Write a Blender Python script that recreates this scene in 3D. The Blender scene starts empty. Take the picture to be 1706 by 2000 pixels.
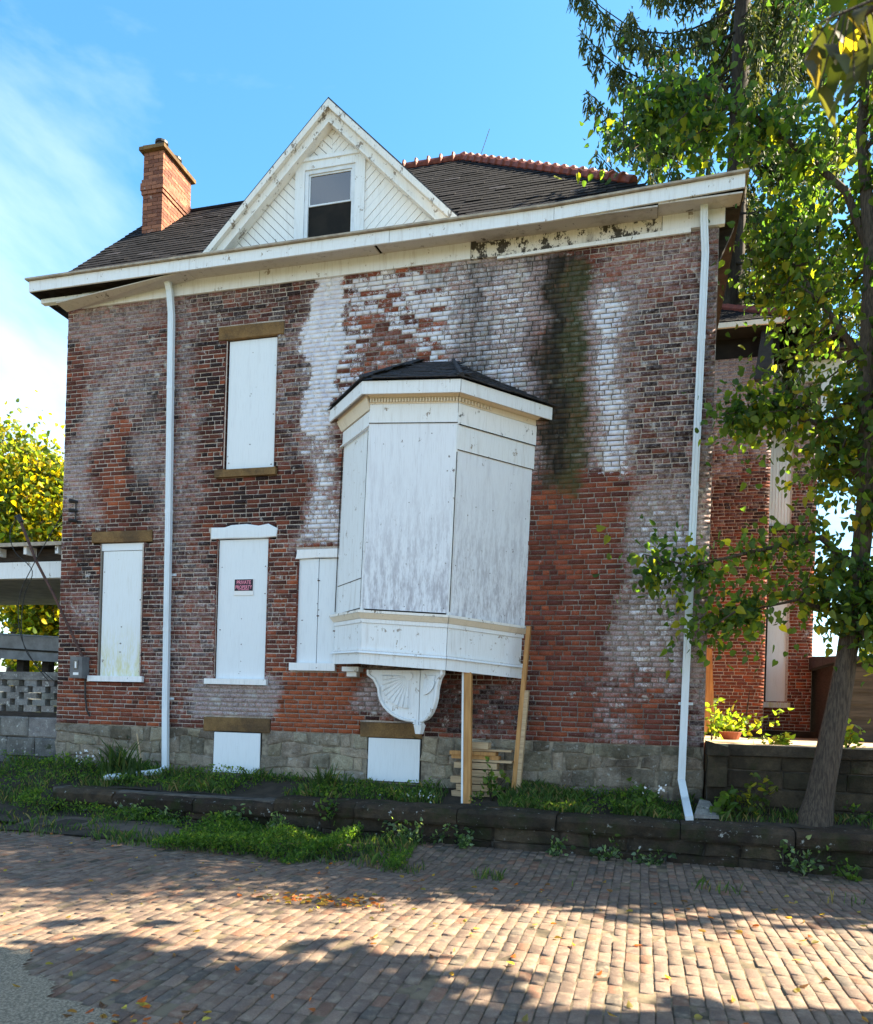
import bpy, math, random
import numpy as np
from mathutils import Vector, Matrix

SC = bpy.context.scene
COL = SC.collection
R = math.radians
rng = np.random.default_rng(7)
rnd = random.Random(11)

# ------------------------------------------------------------------ camera
# house frame: x runs along the brick facade (0 .. 9.87), y goes into the house, z up from the street
TH, ROLL = R(14.97), R(1.7)
CAM = Vector((9.091, -10.351, 1.6))
FPX, PCX, PCY = 1500.0, 853.0, 1395.0          # focal length and principal point for a 1706 x 2000 frame
cd = bpy.data.cameras.new('camera'); cam = bpy.data.objects.new('camera', cd); COL.objects.link(cam)
_r = Vector((math.cos(TH), math.sin(TH), 0)); _f = Vector((-math.sin(TH), math.cos(TH), 0)); _u = Vector((0, 0, 1))
_rr = _r * math.cos(ROLL) + _u * math.sin(ROLL); _uu = _u * math.cos(ROLL) - _r * math.sin(ROLL)
M = Matrix((( _rr.x, _uu.x, -_f.x, CAM.x), (_rr.y, _uu.y, -_f.y, CAM.y), (_rr.z, _uu.z, -_f.z, CAM.z), (0, 0, 0, 1)))
cam.matrix_world = M
cd.sensor_fit = 'VERTICAL'; cd.sensor_height = 24.0; cd.lens = 18.0; cd.shift_y = 395.0 / 2000.0
cd.clip_end = 4000; cd.clip_start = 0.05
SC.camera = cam
cd.dof.use_dof = True; cd.dof.focus_distance = 10.8; cd.dof.aperture_fstop = 2.0
SC.render.resolution_x, SC.render.resolution_y = 873, 1024

def in_view(p, margin=0):
    q = Vector(p) - CAM; Y = q.dot(_f)
    if Y < 0.3: return None
    a, b = q.dot(_r) / Y * FPX, q.z / Y * FPX
    u = PCX + a * math.cos(ROLL) + b * math.sin(ROLL); v = PCY - (b * math.cos(ROLL) - a * math.sin(ROLL))
    return (u, v, Y) if -margin < u < 1706 + margin and -margin < v < 2000 + margin else None

# ------------------------------------------------------------------ light
SUNV = Vector((0.98, 0.36, 1.0)).normalized()      # towards the sun: right of the house and a little behind it
EL = math.asin(SUNV.z); AZ = math.atan2(SUNV.x, SUNV.y)
W = bpy.data.worlds.new('World'); SC.world = W; W.use_nodes = True
nt = W.node_tree; nt.nodes.clear()
def wn(t, **k):
    n = nt.nodes.new(t)
    for a, b in k.items(): setattr(n, a, b)
    return n
wo = wn('ShaderNodeOutputWorld'); bg = wn('ShaderNodeBackground'); bg.inputs[1].default_value = 0.062
sky = wn('ShaderNodeTexSky', sky_type='NISHITA'); sky.sun_disc = False
sky.sun_elevation = EL; sky.sun_rotation = AZ; sky.altitude = 200; sky.air_density = 1.0; sky.dust_density = 0.6; sky.ozone_density = 2.2
hs = wn('ShaderNodeHueSaturation'); hs.inputs['Saturation'].default_value = 1.24; hs.inputs['Hue'].default_value = .486; hs.inputs['Value'].default_value = 1.12
tc = wn('ShaderNodeTexCoord'); mp = wn('ShaderNodeMapping'); mp.inputs['Scale'].default_value = (0.9, 0.9, 1.6)
mp.inputs['Location'].default_value = (8.50, 0.47, 1.5)
n1 = wn('ShaderNodeTexNoise'); n1.inputs['Scale'].default_value = 1.15; n1.inputs['Detail'].default_value = 9; n1.inputs['Roughness'].default_value = 0.55; n1.inputs['Distortion'].default_value = 0.6
cr = wn('ShaderNodeValToRGB'); cr.color_ramp.elements[0].position = 0.45; cr.color_ramp.elements[1].position = 0.66
mx = wn('ShaderNodeMix', data_type='RGBA'); mx.inputs['B'].default_value = (4.6, 5.0, 5.4, 1)
L = nt.links.new
L(tc.outputs['Generated'], mp.inputs[0]); L(mp.outputs[0], n1.inputs['Vector']); L(n1.outputs['Fac'], cr.inputs[0])
L(sky.outputs[0], hs.inputs['Color']); L(hs.outputs[0], mx.inputs['A']); L(cr.outputs[0], mx.inputs['Factor'])
L(mx.outputs['Result'], bg.inputs[0]); L(bg.outputs[0], wo.inputs[0])
sd = bpy.data.lights.new('sun', 'SUN'); sd.energy = 5.0; sd.angle = R(0.5); sd.color = (1.0, 0.87, 0.64)
sun = bpy.data.objects.new('sun', sd); COL.objects.link(sun)
sun.rotation_euler = (-SUNV).to_track_quat('-Z', 'Y').to_euler(); sun.location = (30, 12, 30)
SC.view_settings.view_transform = 'Standard'; SC.view_settings.look = 'None'
SC.view_settings.exposure = 2.6; SC.view_settings.gamma = 1.0
SC.cycles.max_bounces = 6; SC.cycles.transparent_max_bounces = 6; SC.cycles.use_denoising = True

# ------------------------------------------------------------------ materials
MATS = {}
class NM:
    """small node-graph builder"""
    def __init__(s, name):
        s.m = bpy.data.materials.new(name); s.m.use_nodes = True; s.t = s.m.node_tree
        s.b = s.t.nodes['Principled BSDF']; s.b.inputs['Specular IOR Level'].default_value = 0.25; MATS[name] = s.m
        s.geo = s.t.nodes.new('ShaderNodeNewGeometry')
    def n(s, t, **k):
        n = s.t.nodes.new(t)
        for a, b in k.items(): setattr(n, a, b)
        return n
    def l(s, a, b): s.t.links.new(a, b)
    def setin(s, sock, v):
        if isinstance(v, (int, float)): sock.default_value = v
        elif isinstance(v, tuple): sock.default_value = v if len(v) == 4 else (*v, 1)
        else: s.l(v, sock)
    def noise(s, scale, detail=4, rough=0.55, stretch=(1, 1, 1), off=(0, 0, 0), dist=0.0):
        mp = s.n('ShaderNodeMapping'); mp.inputs['Scale'].default_value = stretch; mp.inputs['Location'].default_value = off
        s.l(s.geo.outputs['Position'], mp.inputs[0])
        n = s.n('ShaderNodeTexNoise'); n.inputs['Scale'].default_value = scale; n.inputs['Detail'].default_value = detail
        n.inputs['Roughness'].default_value = rough; n.inputs['Distortion'].default_value = dist
        s.l(mp.outputs[0], n.inputs['Vector']); return n.outputs['Fac']
    def math(s, op, a, b=0.0, c=0.0, clamp=False):
        n = s.n('ShaderNodeMath', operation=op); n.use_clamp = clamp
        for i, v in enumerate((a, b, c)): s.setin(n.inputs[i], v)
        return n.outputs[0]
    def ramp(s, v, lo, hi):
        n = s.n('ShaderNodeMapRange'); n.clamp = True; n.interpolation_type = 'SMOOTHSTEP'
        s.setin(n.inputs[0], v); n.inputs[1].default_value = lo; n.inputs[2].default_value = hi; return n.outputs[0]
    def mix(s, f, a, b, mode='MIX'):
        n = s.n('ShaderNodeMix', data_type='RGBA', blend_type=mode); s.setin(n.inputs['Factor'], f); s.setin(n.inputs['A'], a); s.setin(n.inputs['B'], b)
        return n.outputs['Result']
    def attr(s, name):
        n = s.n('ShaderNodeAttribute'); n.attribute_name = name; return n
    def sep(s, v):
        n = s.n('ShaderNodeSeparateXYZ'); s.l(v, n.inputs[0]); return n.outputs
    def sepc(s, v):
        n = s.n('ShaderNodeSeparateColor'); s.l(v, n.inputs[0]); return n.outputs
    def out(s, col, rough=0.8, bump=None, bstr=0.3, bdist=0.01, spec=None):
        s.setin(s.b.inputs['Base Color'], col); s.setin(s.b.inputs['Roughness'], rough)
        if spec is not None: s.b.inputs['Specular IOR Level'].default_value = spec
        if bump is not None:
            b = s.n('ShaderNodeBump'); b.inputs['Strength'].default_value = bstr; b.inputs['Distance'].default_value = bdist
            s.l(bump, b.inputs['Height']); s.l(b.outputs[0], s.b.inputs['Normal'])
        return s.m

def simple(name, c1, c2, scale=8, rough=0.8, bscale=None, bstr=0.25, stretch=(1, 1, 1), lo=.35, hi=.65, spec=None):
    g = NM(name); a = g.noise(scale, 6, .6, stretch); b = g.noise(bscale or scale * 5, 5, .6, stretch)
    return g.out(g.mix(g.ramp(a, lo, hi), c1, c2), rough, b, bstr, .01, spec)

def weathered_brick(name, haze=(.52, .45, .45), paint=(.76, .75, .78)):
    # bcol: fired colour of this brick; wear: R flaking white paint, G grey bloom, B algae; dirt: R soot
    g = NM(name)
    bc = g.attr('bcol').outputs['Color']; w = g.sepc(g.attr('wear').outputs['Color']); d = g.sepc(g.attr('dirt').outputs['Color'])
    nf = g.noise(70, 6, .65); nm_ = g.noise(16, 7, .68, off=(3, 1, 7)); nl = g.noise(4.5, 5, .6, off=(9, 2, 1)); nv = g.noise(9, 6, .65, (1, 1, .22), (1, 5, 2))
    col = g.mix(g.ramp(nf, .25, .8), g.mix(.55, bc, (0.01, .006, .005)), bc)
    hz = g.math('ADD', g.math('MULTIPLY_ADD', w[1], 1.5, -.50), g.math('ADD', g.math('MULTIPLY', nm_, 1.5), g.math('MULTIPLY_ADD', nf, .5, -.9)))
    hb = g.math('MULTIPLY_ADD', g.ramp(g.noise(42, 6, .7, off=(2, 6, 4)), .36, .60), .62, .36)
    col = g.mix(g.math('MULTIPLY', g.ramp(hz, .22, .9), hb), col, g.mix(nl, haze, (haze[0] * .62, haze[1] * .56, haze[2] * .56)))
    np_ = g.noise(7.5, 8, .72, off=(6, 3, 5)); pt = g.math('ADD', g.math('MULTIPLY_ADD', w[0], 1.75, -1.02), g.math('ADD', g.math('MULTIPLY_ADD', nm_, .9, g.math('MULTIPLY', np_, .8)), g.math('MULTIPLY_ADD', nf, .8, -.95)))
    col = g.mix(g.ramp(pt, .22, .42), col, g.mix(g.ramp(nl, .3, .7), paint, (paint[0] * .8, paint[1] * .78, paint[2] * .84)))
    sp = g.noise(150, 3, .6, off=(5, 2, 9)); col = g.mix(g.math('MULTIPLY', g.ramp(sp, .63, .70), .55), col, (.62, .58, .58)); col = g.mix(g.math('MULTIPLY', g.ramp(g.noise(38, 5, .7, off=(8, 8, 2)), .60, .70), .75), col, (.02, .016, .016))
    sm = g.ramp(g.math('MULTIPLY_ADD', g.noise(5.2, 8, .72, off=(12, 4, 3)), 1.0, g.math('MULTIPLY', w[1], .10)), .65, .70); col = g.mix(g.math('MULTIPLY', sm, .85), col, g.mix(nf, (.30, .275, .26), (.58, .54, .51)))
    al = g.math('ADD', g.math('MULTIPLY_ADD', w[2], 1.4, -.7), g.math('ADD', g.math('MULTIPLY', nv, 1.1), g.math('MULTIPLY_ADD', nm_, .8, -.8)))
    col = g.mix(g.math('MULTIPLY', g.ramp(al, .15, 1.0), .74), col, g.mix(nm_, (.022, .03, .010), (.08, .095, .03)))
    so = g.math('ADD', g.math('MULTIPLY_ADD', d[0], 1.45, -.72), g.math('ADD', g.math('MULTIPLY', nv, 1.2), g.math('MULTIPLY_ADD', nm_, .7, -.85)))
    col = g.mix(g.math('MULTIPLY', g.ramp(so, .2, .95), .86), col, (.016, .013, .012))
    return g.out(col, .88, g.math('ADD', nf, g.math('MULTIPLY', nm_, 1.4)), .55, .006, .2)
weathered_brick('weathered_brick')

def paver_mat(name):
    g = NM(name); bc = g.attr('bcol').outputs['Color']
    nf = g.noise(90, 6, .7); nm_ = g.noise(14, 6, .65); nl = g.noise(1.3, 5, .6)
    col = g.mix(g.ramp(nf, .3, .75), g.mix(.45, bc, (.02, .014, .012)), bc)
    col = g.mix(g.math('MULTIPLY', g.ramp(nm_, .46, .72), .5), col, (.30, .235, .165))
    col = g.mix(g.math('MULTIPLY', g.ramp(nl, .52, .7), .4), col, (.05, .04, .035))
    return g.out(col, .78, g.math('ADD', nf, g.math('MULTIPLY', nm_, 1.5)), .5, .006, .3)
paver_mat('street_brick')

def stone_mat(name, c1, c2, c3, moss=0.0, lichen=0.0, tint=True, bs=.8, bd=.012):
    g = NM(name); nf = g.noise(60, 7, .7); nm_ = g.noise(9, 6, .65); nl = g.noise(2.2, 5, .6, off=(4, 4, 4))
    col = g.mix(g.ramp(nm_, .3, .7), c1, c2); col = g.mix(g.math('MULTIPLY', g.ramp(nl, .42, .66), .75), col, c3)
    if tint:
        t = g.attr('bcol').outputs['Color']; col = g.mix(1.0, col, t, 'MULTIPLY')
    col = g.mix(g.ramp(nf, .2, .8), g.mix(.5, col, (.012, .011, .01)), col)
    if lichen: col = g.mix(g.ramp(g.noise(13, 7, .7, off=(7, 7, 1)), .62 - lichen * .12, .70), col, (.5, .5, .47))
    if moss: col = g.mix(g.math('MULTIPLY', g.ramp(g.noise(3.2, 6, .65, off=(2, 8, 3)), .66 - moss * .22, .72), .85), col, (.025, .033, .01))
    return g.out(col, .9, g.math('ADD', nf, g.math('MULTIPLY', nm_, 2.2)), bs, bd, .15)
stone_mat('rubble_stone', (.60, .525, .41), (.44, .375, .28), (.17, .14, .105), .05, .4, True, 1.0, .04)
stone_mat('dark_sandstone', (.085, .06, .04), (.048, .036, .026), (.02, .016, .013), .85, .08, True, 1.0, .02)
stone_mat('terrace_stone', (.10, .078, .052), (.055, .044, .031), (.025, .021, .016), .6, 0, True, 1.0, .02)
stone_mat('concrete_block', (.33, .32, .30), (.22, .21, .2), (.12, .115, .11), .1, .5)
stone_mat('brownstone', (.30, .18, .075), (.21, .125, .055), (.09, .06, .04), .1, 0, False)
simple('rubble_mortar', (.30, .26, .20), (.13, .11, .085), 9, .95, 22, 1.0)
simple('old_mortar', (.12, .105, .09), (.05, .045, .04), 6, .95, 40, .5)

def painted(name, base, dirt, amount, peel=None, peel_amt=0.0, streak=(6, 6, .7), low=None, rough=.55):
    """white paint on wood: vertical dirt streaks, flaked spots; low=(z0, z1, colour) wears the paint thin towards z0"""
    g = NM(name); ns = g.noise(2.2, 7, .65, streak); nf = g.noise(55, 5, .7, (1, 1, .25)); nm_ = g.noise(7, 7, .7)
    col = g.mix(g.math('MULTIPLY', g.ramp(ns, .5, .8), amount), base, dirt)
    if low:
        z = g.sep(g.geo.outputs['Position'])[2]; k = g.ramp(z, low[1], low[0])
        k = g.math('MULTIPLY', k, g.ramp(g.math('ADD', g.noise(3.0, 8, .72, (5, 5, .8)), g.math('MULTIPLY_ADD', nf, .5, -.25)), .38, .66))
        col = g.mix(g.math('MULTIPLY', k, .9), col, low[2])
    col = g.mix(g.math('MULTIPLY', g.ramp(nf, .66, .76), amount * .8), col, dirt)
    if peel:
        col = g.mix(g.ramp(g.math('ADD', nm_, g.math('MULTIPLY', nf, .35)), .96 - peel_amt, 1.0 - peel_amt), col, peel)
    gr = g.noise(26, 5, .6, (4, 4, .16), (1, 1, 4)); col = g.mix(g.math('MULTIPLY', g.ramp(gr, .5, .72), .30), col, dirt)
    return g.out(col, rough, g.math('ADD', nf, g.math('ADD', gr, g.math('MULTIPLY', nm_, .5))), .35, .004, .3)
painted('white_paint', (.74, .765, .785), (.42, .39, .36), .5, (.30, .26, .22), .16)
painted('window_board', (.72, .765, .80), (.48, .50, .53), .22, (.2, .19, .17), .05)
painted('yellowed_board', (.72, .765, .79), (.5, .48, .4), .3, (.15, .14, .1), .07, low=(2.05, 3.0, (.60, .58, .27)))
painted('bay_board', (.71, .74, .79), (.40, .39, .43), .5, (.17, .15, .15), .13, low=(2.6, 5.1, (.30, .29, .33)))
painted('peeling_rake', (.76, .74, .70), (.45, .42, .36), .5, (.24, .20, .16), .21)
painted('gable_board', (.80, .80, .79), (.5, .48, .45), .3, (.28, .24, .2), .12)
painted('cream_moulding', (.72, .64, .52), (.42, .35, .26), .5, (.2, .16, .12), .12)
painted('soffit_board', (.52, .49, .45), (.24, .21, .17), .6, (.10, .08, .06), .16)
painted('stained_soffit', (.46, .43, .39), (.16, .14, .115), .9, (.07, .06, .05), .17, (1.2, 1.2, 1.2))
painted('stained_frieze', (.68, .66, .62), (.14, .12, .10), 1.0, (.05, .045, .038), .30, (1.6, 1.6, .5))
painted('corrugated_white', (.74, .80, .82), (.5, .5, .46), .3)
painted('sill_paint', (.78, .79, .8), (.4, .4, .38), .5, (.1, .1, .09), .16)
simple('grey_metal_paint', (.16, .165, .17), (.11, .11, .115), 6, .5, 40, .1)
simple('porch_grey', (.24, .25, .27), (.16, .165, .18), 4, .6, 30, .15)
simple('dark_void', (.012, .011, .01), (.02, .017, .014), 4, .9)
simple('dark_timber_shade', (.045, .035, .028), (.025, .02, .017), 6, .85, 30, .4, (1, 1, 6))  # dark wood, also used to colour eave parts as shaded
simple('black_metal', (.02, .02, .021), (.032, .03, .03), 9, .45)
simple('aluminium_trim', (.70, .74, .78), (.6, .63, .66), 5, .4, 20, .05, spec=.5)
simple('fascia_lip', (.42, .36, .28), (.28, .23, .18), 7, .5, 30, .2)
painted('downspout_white', (.66, .73, .79), (.42, .44, .45), .35, (.3, .29, .27), .03, (3, 3, .5), rough=.4)
simple('new_lumber', (.50, .27, .10), (.36, .18, .065), 5, .75, 40, .35, (6, 6, .5))
simple('pale_lumber', (.52, .38, .23), (.36, .25, .15), 7, .8, 50, .35, (.6, 8, 8))
simple('soil', (.055, .042, .03), (.03, .024, .018), 5, .95, 30, .8)
simple('joint_sand', (.17, .13, .085), (.05, .04, .028), 5, .95, 60, .6)
simple('ground_far', (.07, .085, .03), (.05, .055, .025), .6, .95, 8, .5)
simple('concrete_patch', (.34, .27, .19), (.13, .105, .075), 75, .95, 130, 1.0)
simple('flagstone', (.115, .085, .065), (.075, .06, .05), 6, .85, 50, .5)
simple('terrace_slab', (.42, .34, .22), (.27, .21, .13), 4, .9, 40, .4)
simple('terracotta', (.22, .055, .035), (.12, .032, .024), 8, .6, 30, .3)
simple('clay_pot', (.30, .09, .045), (.2, .06, .03), 6, .7)
simple('asphalt_shingle', (.028, .029, .034), (.05, .05, .058), 14, .75, 80, .5)
simple('bark', (.095, .074, .056), (.04, .031, .025), 26, .95, 40, 1.0, (2.4, 2.4, .3), .35, .65)
simple('dark_bark', (.05, .04, .032), (.025, .02, .017), 12, .95, 30, .8, (2, 2, .4))
simple('cable_black', (.015, .015, .016), (.02, .02, .02), 5, .6)
simple('rust_pipe', (.10, .05, .04), (.06, .033, .028), 6, .7, 30, .3)
simple('wet_patch', (.045, .022, .014), (.028, .016, .012), 6, .5)
simple('sign_black', (.02, .012, .025), (.024, .016, .03), 5, .5)
simple('sign_red', (.85, .30, .40), (.8, .26, .36), 5, .5)
simple('sign_white', (.8, .8, .8), (.75, .75, .75), 5, .5)
simple('shed_board', (.085, .072, .058), (.05, .043, .036), 5, .9, 30, .4, (.4, 4, 4))
simple('far_render', (.55, .52, .47), (.47, .44, .4), 2, .9)
simple('car_blue', (.03, .10, .32), (.025, .09, .28), 2, .3, spec=.6)
simple('flower_white', (.8, .8, .82), (.7, .7, .72), 9, .7)
g = NM('slate'); g.out(g.mix(g.ramp(g.noise(9, 6, .7), .62, .74), g.mix(1.0, (.013, .0125, .015), g.attr('bcol').outputs['Color'], 'MULTIPLY'), (.045, .044, .048)), .9, g.noise(50, 5), .4, .006, .1)
g = NM('window_glass'); g.b.inputs['Metallic'].default_value = 0.0; g.out((.012, .016, .022), .04, None, spec=1.0); g.b.inputs['Specular Tint'].default_value = (1, 1, 1, 1); g.b.inputs['IOR'].default_value = 1.75
g = NM('dark_glass'); g.out((.01, .012, .014), .06, None, spec=.6)
def brick_tex(name):
    g = NM(name); t = g.n('ShaderNodeTexBrick'); g.l(g.geo.outputs['Position'], t.inputs['Vector'])
    mp = g.n('ShaderNodeMapping'); mp.inputs['Rotation'].default_value = (R(90), 0, R(90)); g.l(g.geo.outputs['Position'], mp.inputs[0]); g.l(mp.outputs[0], t.inputs['Vector'])
    t.inputs['Scale'].default_value = 1.0; t.inputs['Brick Width'].default_value = .21; t.inputs['Row Height'].default_value = .0677; t.inputs['Mortar Size'].default_value = .006
    t.inputs['Color1'].default_value = (.16, .05, .035, 1); t.inputs['Color2'].default_value = (.09, .032, .026, 1); t.inputs['Mortar'].default_value = (.3, .26, .22, 1)
    return g.out(t.outputs['Color'], .9)
brick_tex('side_brick')
def leaf_mat(name, trans=.45, rough=.5):
    g = NM(name); c = g.attr('bcol').outputs['Color']; g.out(c, rough, None, spec=.35)
    tr = g.n('ShaderNodeBsdfTranslucent'); tcol = g.mix(1.0, c, (3.0, 2.8, .8), 'MULTIPLY'); g.l(tcol, tr.inputs[0])
    ms = g.n('ShaderNodeMixShader'); ms.inputs[0].default_value = trans
    o = g.t.nodes['Material Output']; g.l(g.b.outputs[0], ms.inputs[1]); g.l(tr.outputs[0], ms.inputs[2]); g.l(ms.outputs[0], o.inputs[0])
leaf_mat('leaf', .6); leaf_mat('needle', .22, .7); leaf_mat('grass_blade', .35, .6)

# ------------------------------------------------------------------ mesh helpers
class MB:
    def __init__(s): s.v = []; s.f = []; s.c = []
    def add(s, vs, fs, c=None):
        o = len(s.v); s.v += [tuple(p) for p in vs]; s.f += [tuple(i + o for i in f) for f in fs]
        s.c += [c or (1, 1, 1)] * len(vs); return s
    def box(s, x0, x1, y0, y1, z0, z1, c=None, j=0.0):
        vs = [(x, y, z) for z in (z0, z1) for y in (y0, y1) for x in (x0, x1)]
        if j: vs = [(a + rnd.uniform(-j, j), b + rnd.uniform(-j, j), d + rnd.uniform(-j, j)) for a, b, d in vs]
        return s.add(vs, [(0, 2, 3, 1), (4, 5, 7, 6), (0, 1, 5, 4), (2, 6, 7, 3), (0, 4, 6, 2), (1, 3, 7, 5)], c)
    def hexa(s, bot, top, c=None):
        n = len(bot); vs = list(bot) + list(top)
        return s.add(vs, [tuple(range(n))[::-1], tuple(range(n, 2 * n))] + [(i, (i + 1) % n, n + (i + 1) % n, n + i) for i in range(n)], c)
    def extrude_xz(s, poly, y0, y1, c=None):        # polygon in the x-z plane, thickness along y
        return s.hexa([(x, y1, z) for x, z in poly], [(x, y0, z) for x, z in poly], c)
    def tube(s, pts, rad, n=6, c=None, cap=True, rect=None):
        pts = [Vector(p) for p in pts]; rads = rad if isinstance(rad, (list, tuple)) else [rad] * len(pts)
        ref = Vector((0, 1, 0)) if abs((pts[-1] - pts[0]).normalized().y) < .9 else Vector((1, 0, 0)); vs = []; fs = []
        for i, p in enumerate(pts):
            t = (pts[min(i + 1, len(pts) - 1)] - pts[max(i - 1, 0)]).normalized()
            a = t.cross(ref).normalized(); b = a.cross(t).normalized()
            if rect:
                for sx, sy in ((-1, -1), (1, -1), (1, 1), (-1, 1)): vs.append(p + a * sx * rect[0] + b * sy * rect[1])
            else:
                for k in range(n): vs.append(p + (a * math.cos(2 * math.pi * k / n) + b * math.sin(2 * math.pi * k / n)) * rads[i])
        m = 4 if rect else n
        for i in range(len(pts) - 1):
            for k in range(m): fs.append((i * m + k, i * m + (k + 1) % m, (i + 1) * m + (k + 1) % m, (i + 1) * m + k))
        if cap: fs += [tuple(range(m))[::-1], tuple(range((len(pts) - 1) * m, len(pts) * m))]
        return s.add(vs, fs, c)
    def build(s, name, mat, parent=None, smooth=False):
        return mesh_obj(name, s.v, s.f, mat, parent, {'bcol': s.c}, smooth)

def mesh_obj(name, v, f, mat, parent=None, attrs=None, smooth=False):
    me = bpy.data.meshes.new(name); me.from_pydata(v, [], f) if not isinstance(v, np.ndarray) else fill(me, v, f)
    for a, d in (attrs or {}).items():
        at = me.color_attributes.new(a, 'FLOAT_COLOR', 'POINT'); d = np.asarray(d, np.float32)
        at.data.foreach_set('color', np.concatenate([d[:, :3], np.ones((len(d), 1), np.float32)], 1).ravel())
    me.materials.append(MATS[mat]); me.update()
    if smooth: me.polygons.foreach_set('use_smooth', [True] * len(me.polygons))
    o = bpy.data.objects.new(name, me); COL.objects.link(o)
    if parent: o.parent = parent
    return o
def fill(me, v, f):                                   # numpy quads
    me.vertices.add(len(v)); me.vertices.foreach_set('co', v.astype(np.float32).ravel())
    k = f.shape[1]; me.loops.add(f.size); me.loops.foreach_set('vertex_index', f.astype(np.int32).ravel())
    me.polygons.add(len(f)); me.polygons.foreach_set('loop_start', np.arange(0, f.size, k, dtype=np.int32))
    me.update(calc_edges=True)

def thing(name, label, cat, loc=(0, 0, 0), group=None):
    o = bpy.data.objects.new(name, None); COL.objects.link(o); o['label'] = label; o['category'] = cat
    o.empty_display_size = .2
    if group: o['group'] = group
    return o
def tag(o, label=None, cat=None, group=None, kind=None):
    for k, v in (('label', label), ('category', cat), ('group', group), ('kind', kind)):
        if v: o[k] = v
    return o
def part(name, parent=None):
    o = bpy.data.objects.new(name, None); COL.objects.link(o); o.parent = parent; o.empty_display_size = .1; return o

def vnoise(x, y, seed=0):                             # smooth value noise 0..1 on arrays
    x = np.asarray(x, float); y = np.asarray(y, float); xi = np.floor(x).astype(np.int64); yi = np.floor(y).astype(np.int64); fx = x - xi; fy = y - yi
    fx = fx * fx * (3 - 2 * fx); fy = fy * fy * (3 - 2 * fy)
    def h(a, b):
        n = (a * 374761393 + b * 668265263 + seed * 974711) & 0x7fffffff; n = ((n ^ (n >> 13)) * 1274126177) & 0x7fffffff
        return ((n ^ (n >> 16)) & 0xffff) / 65535.0
    return (h(xi, yi) * (1 - fx) + h(xi + 1, yi) * fx) * (1 - fy) + (h(xi, yi + 1) * (1 - fx) + h(xi + 1, yi + 1) * fx) * fy
def sstep(v, a, b):
    t = np.clip((v - a) / (b - a), 0, 1); return t * t * (3 - 2 * t)

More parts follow.
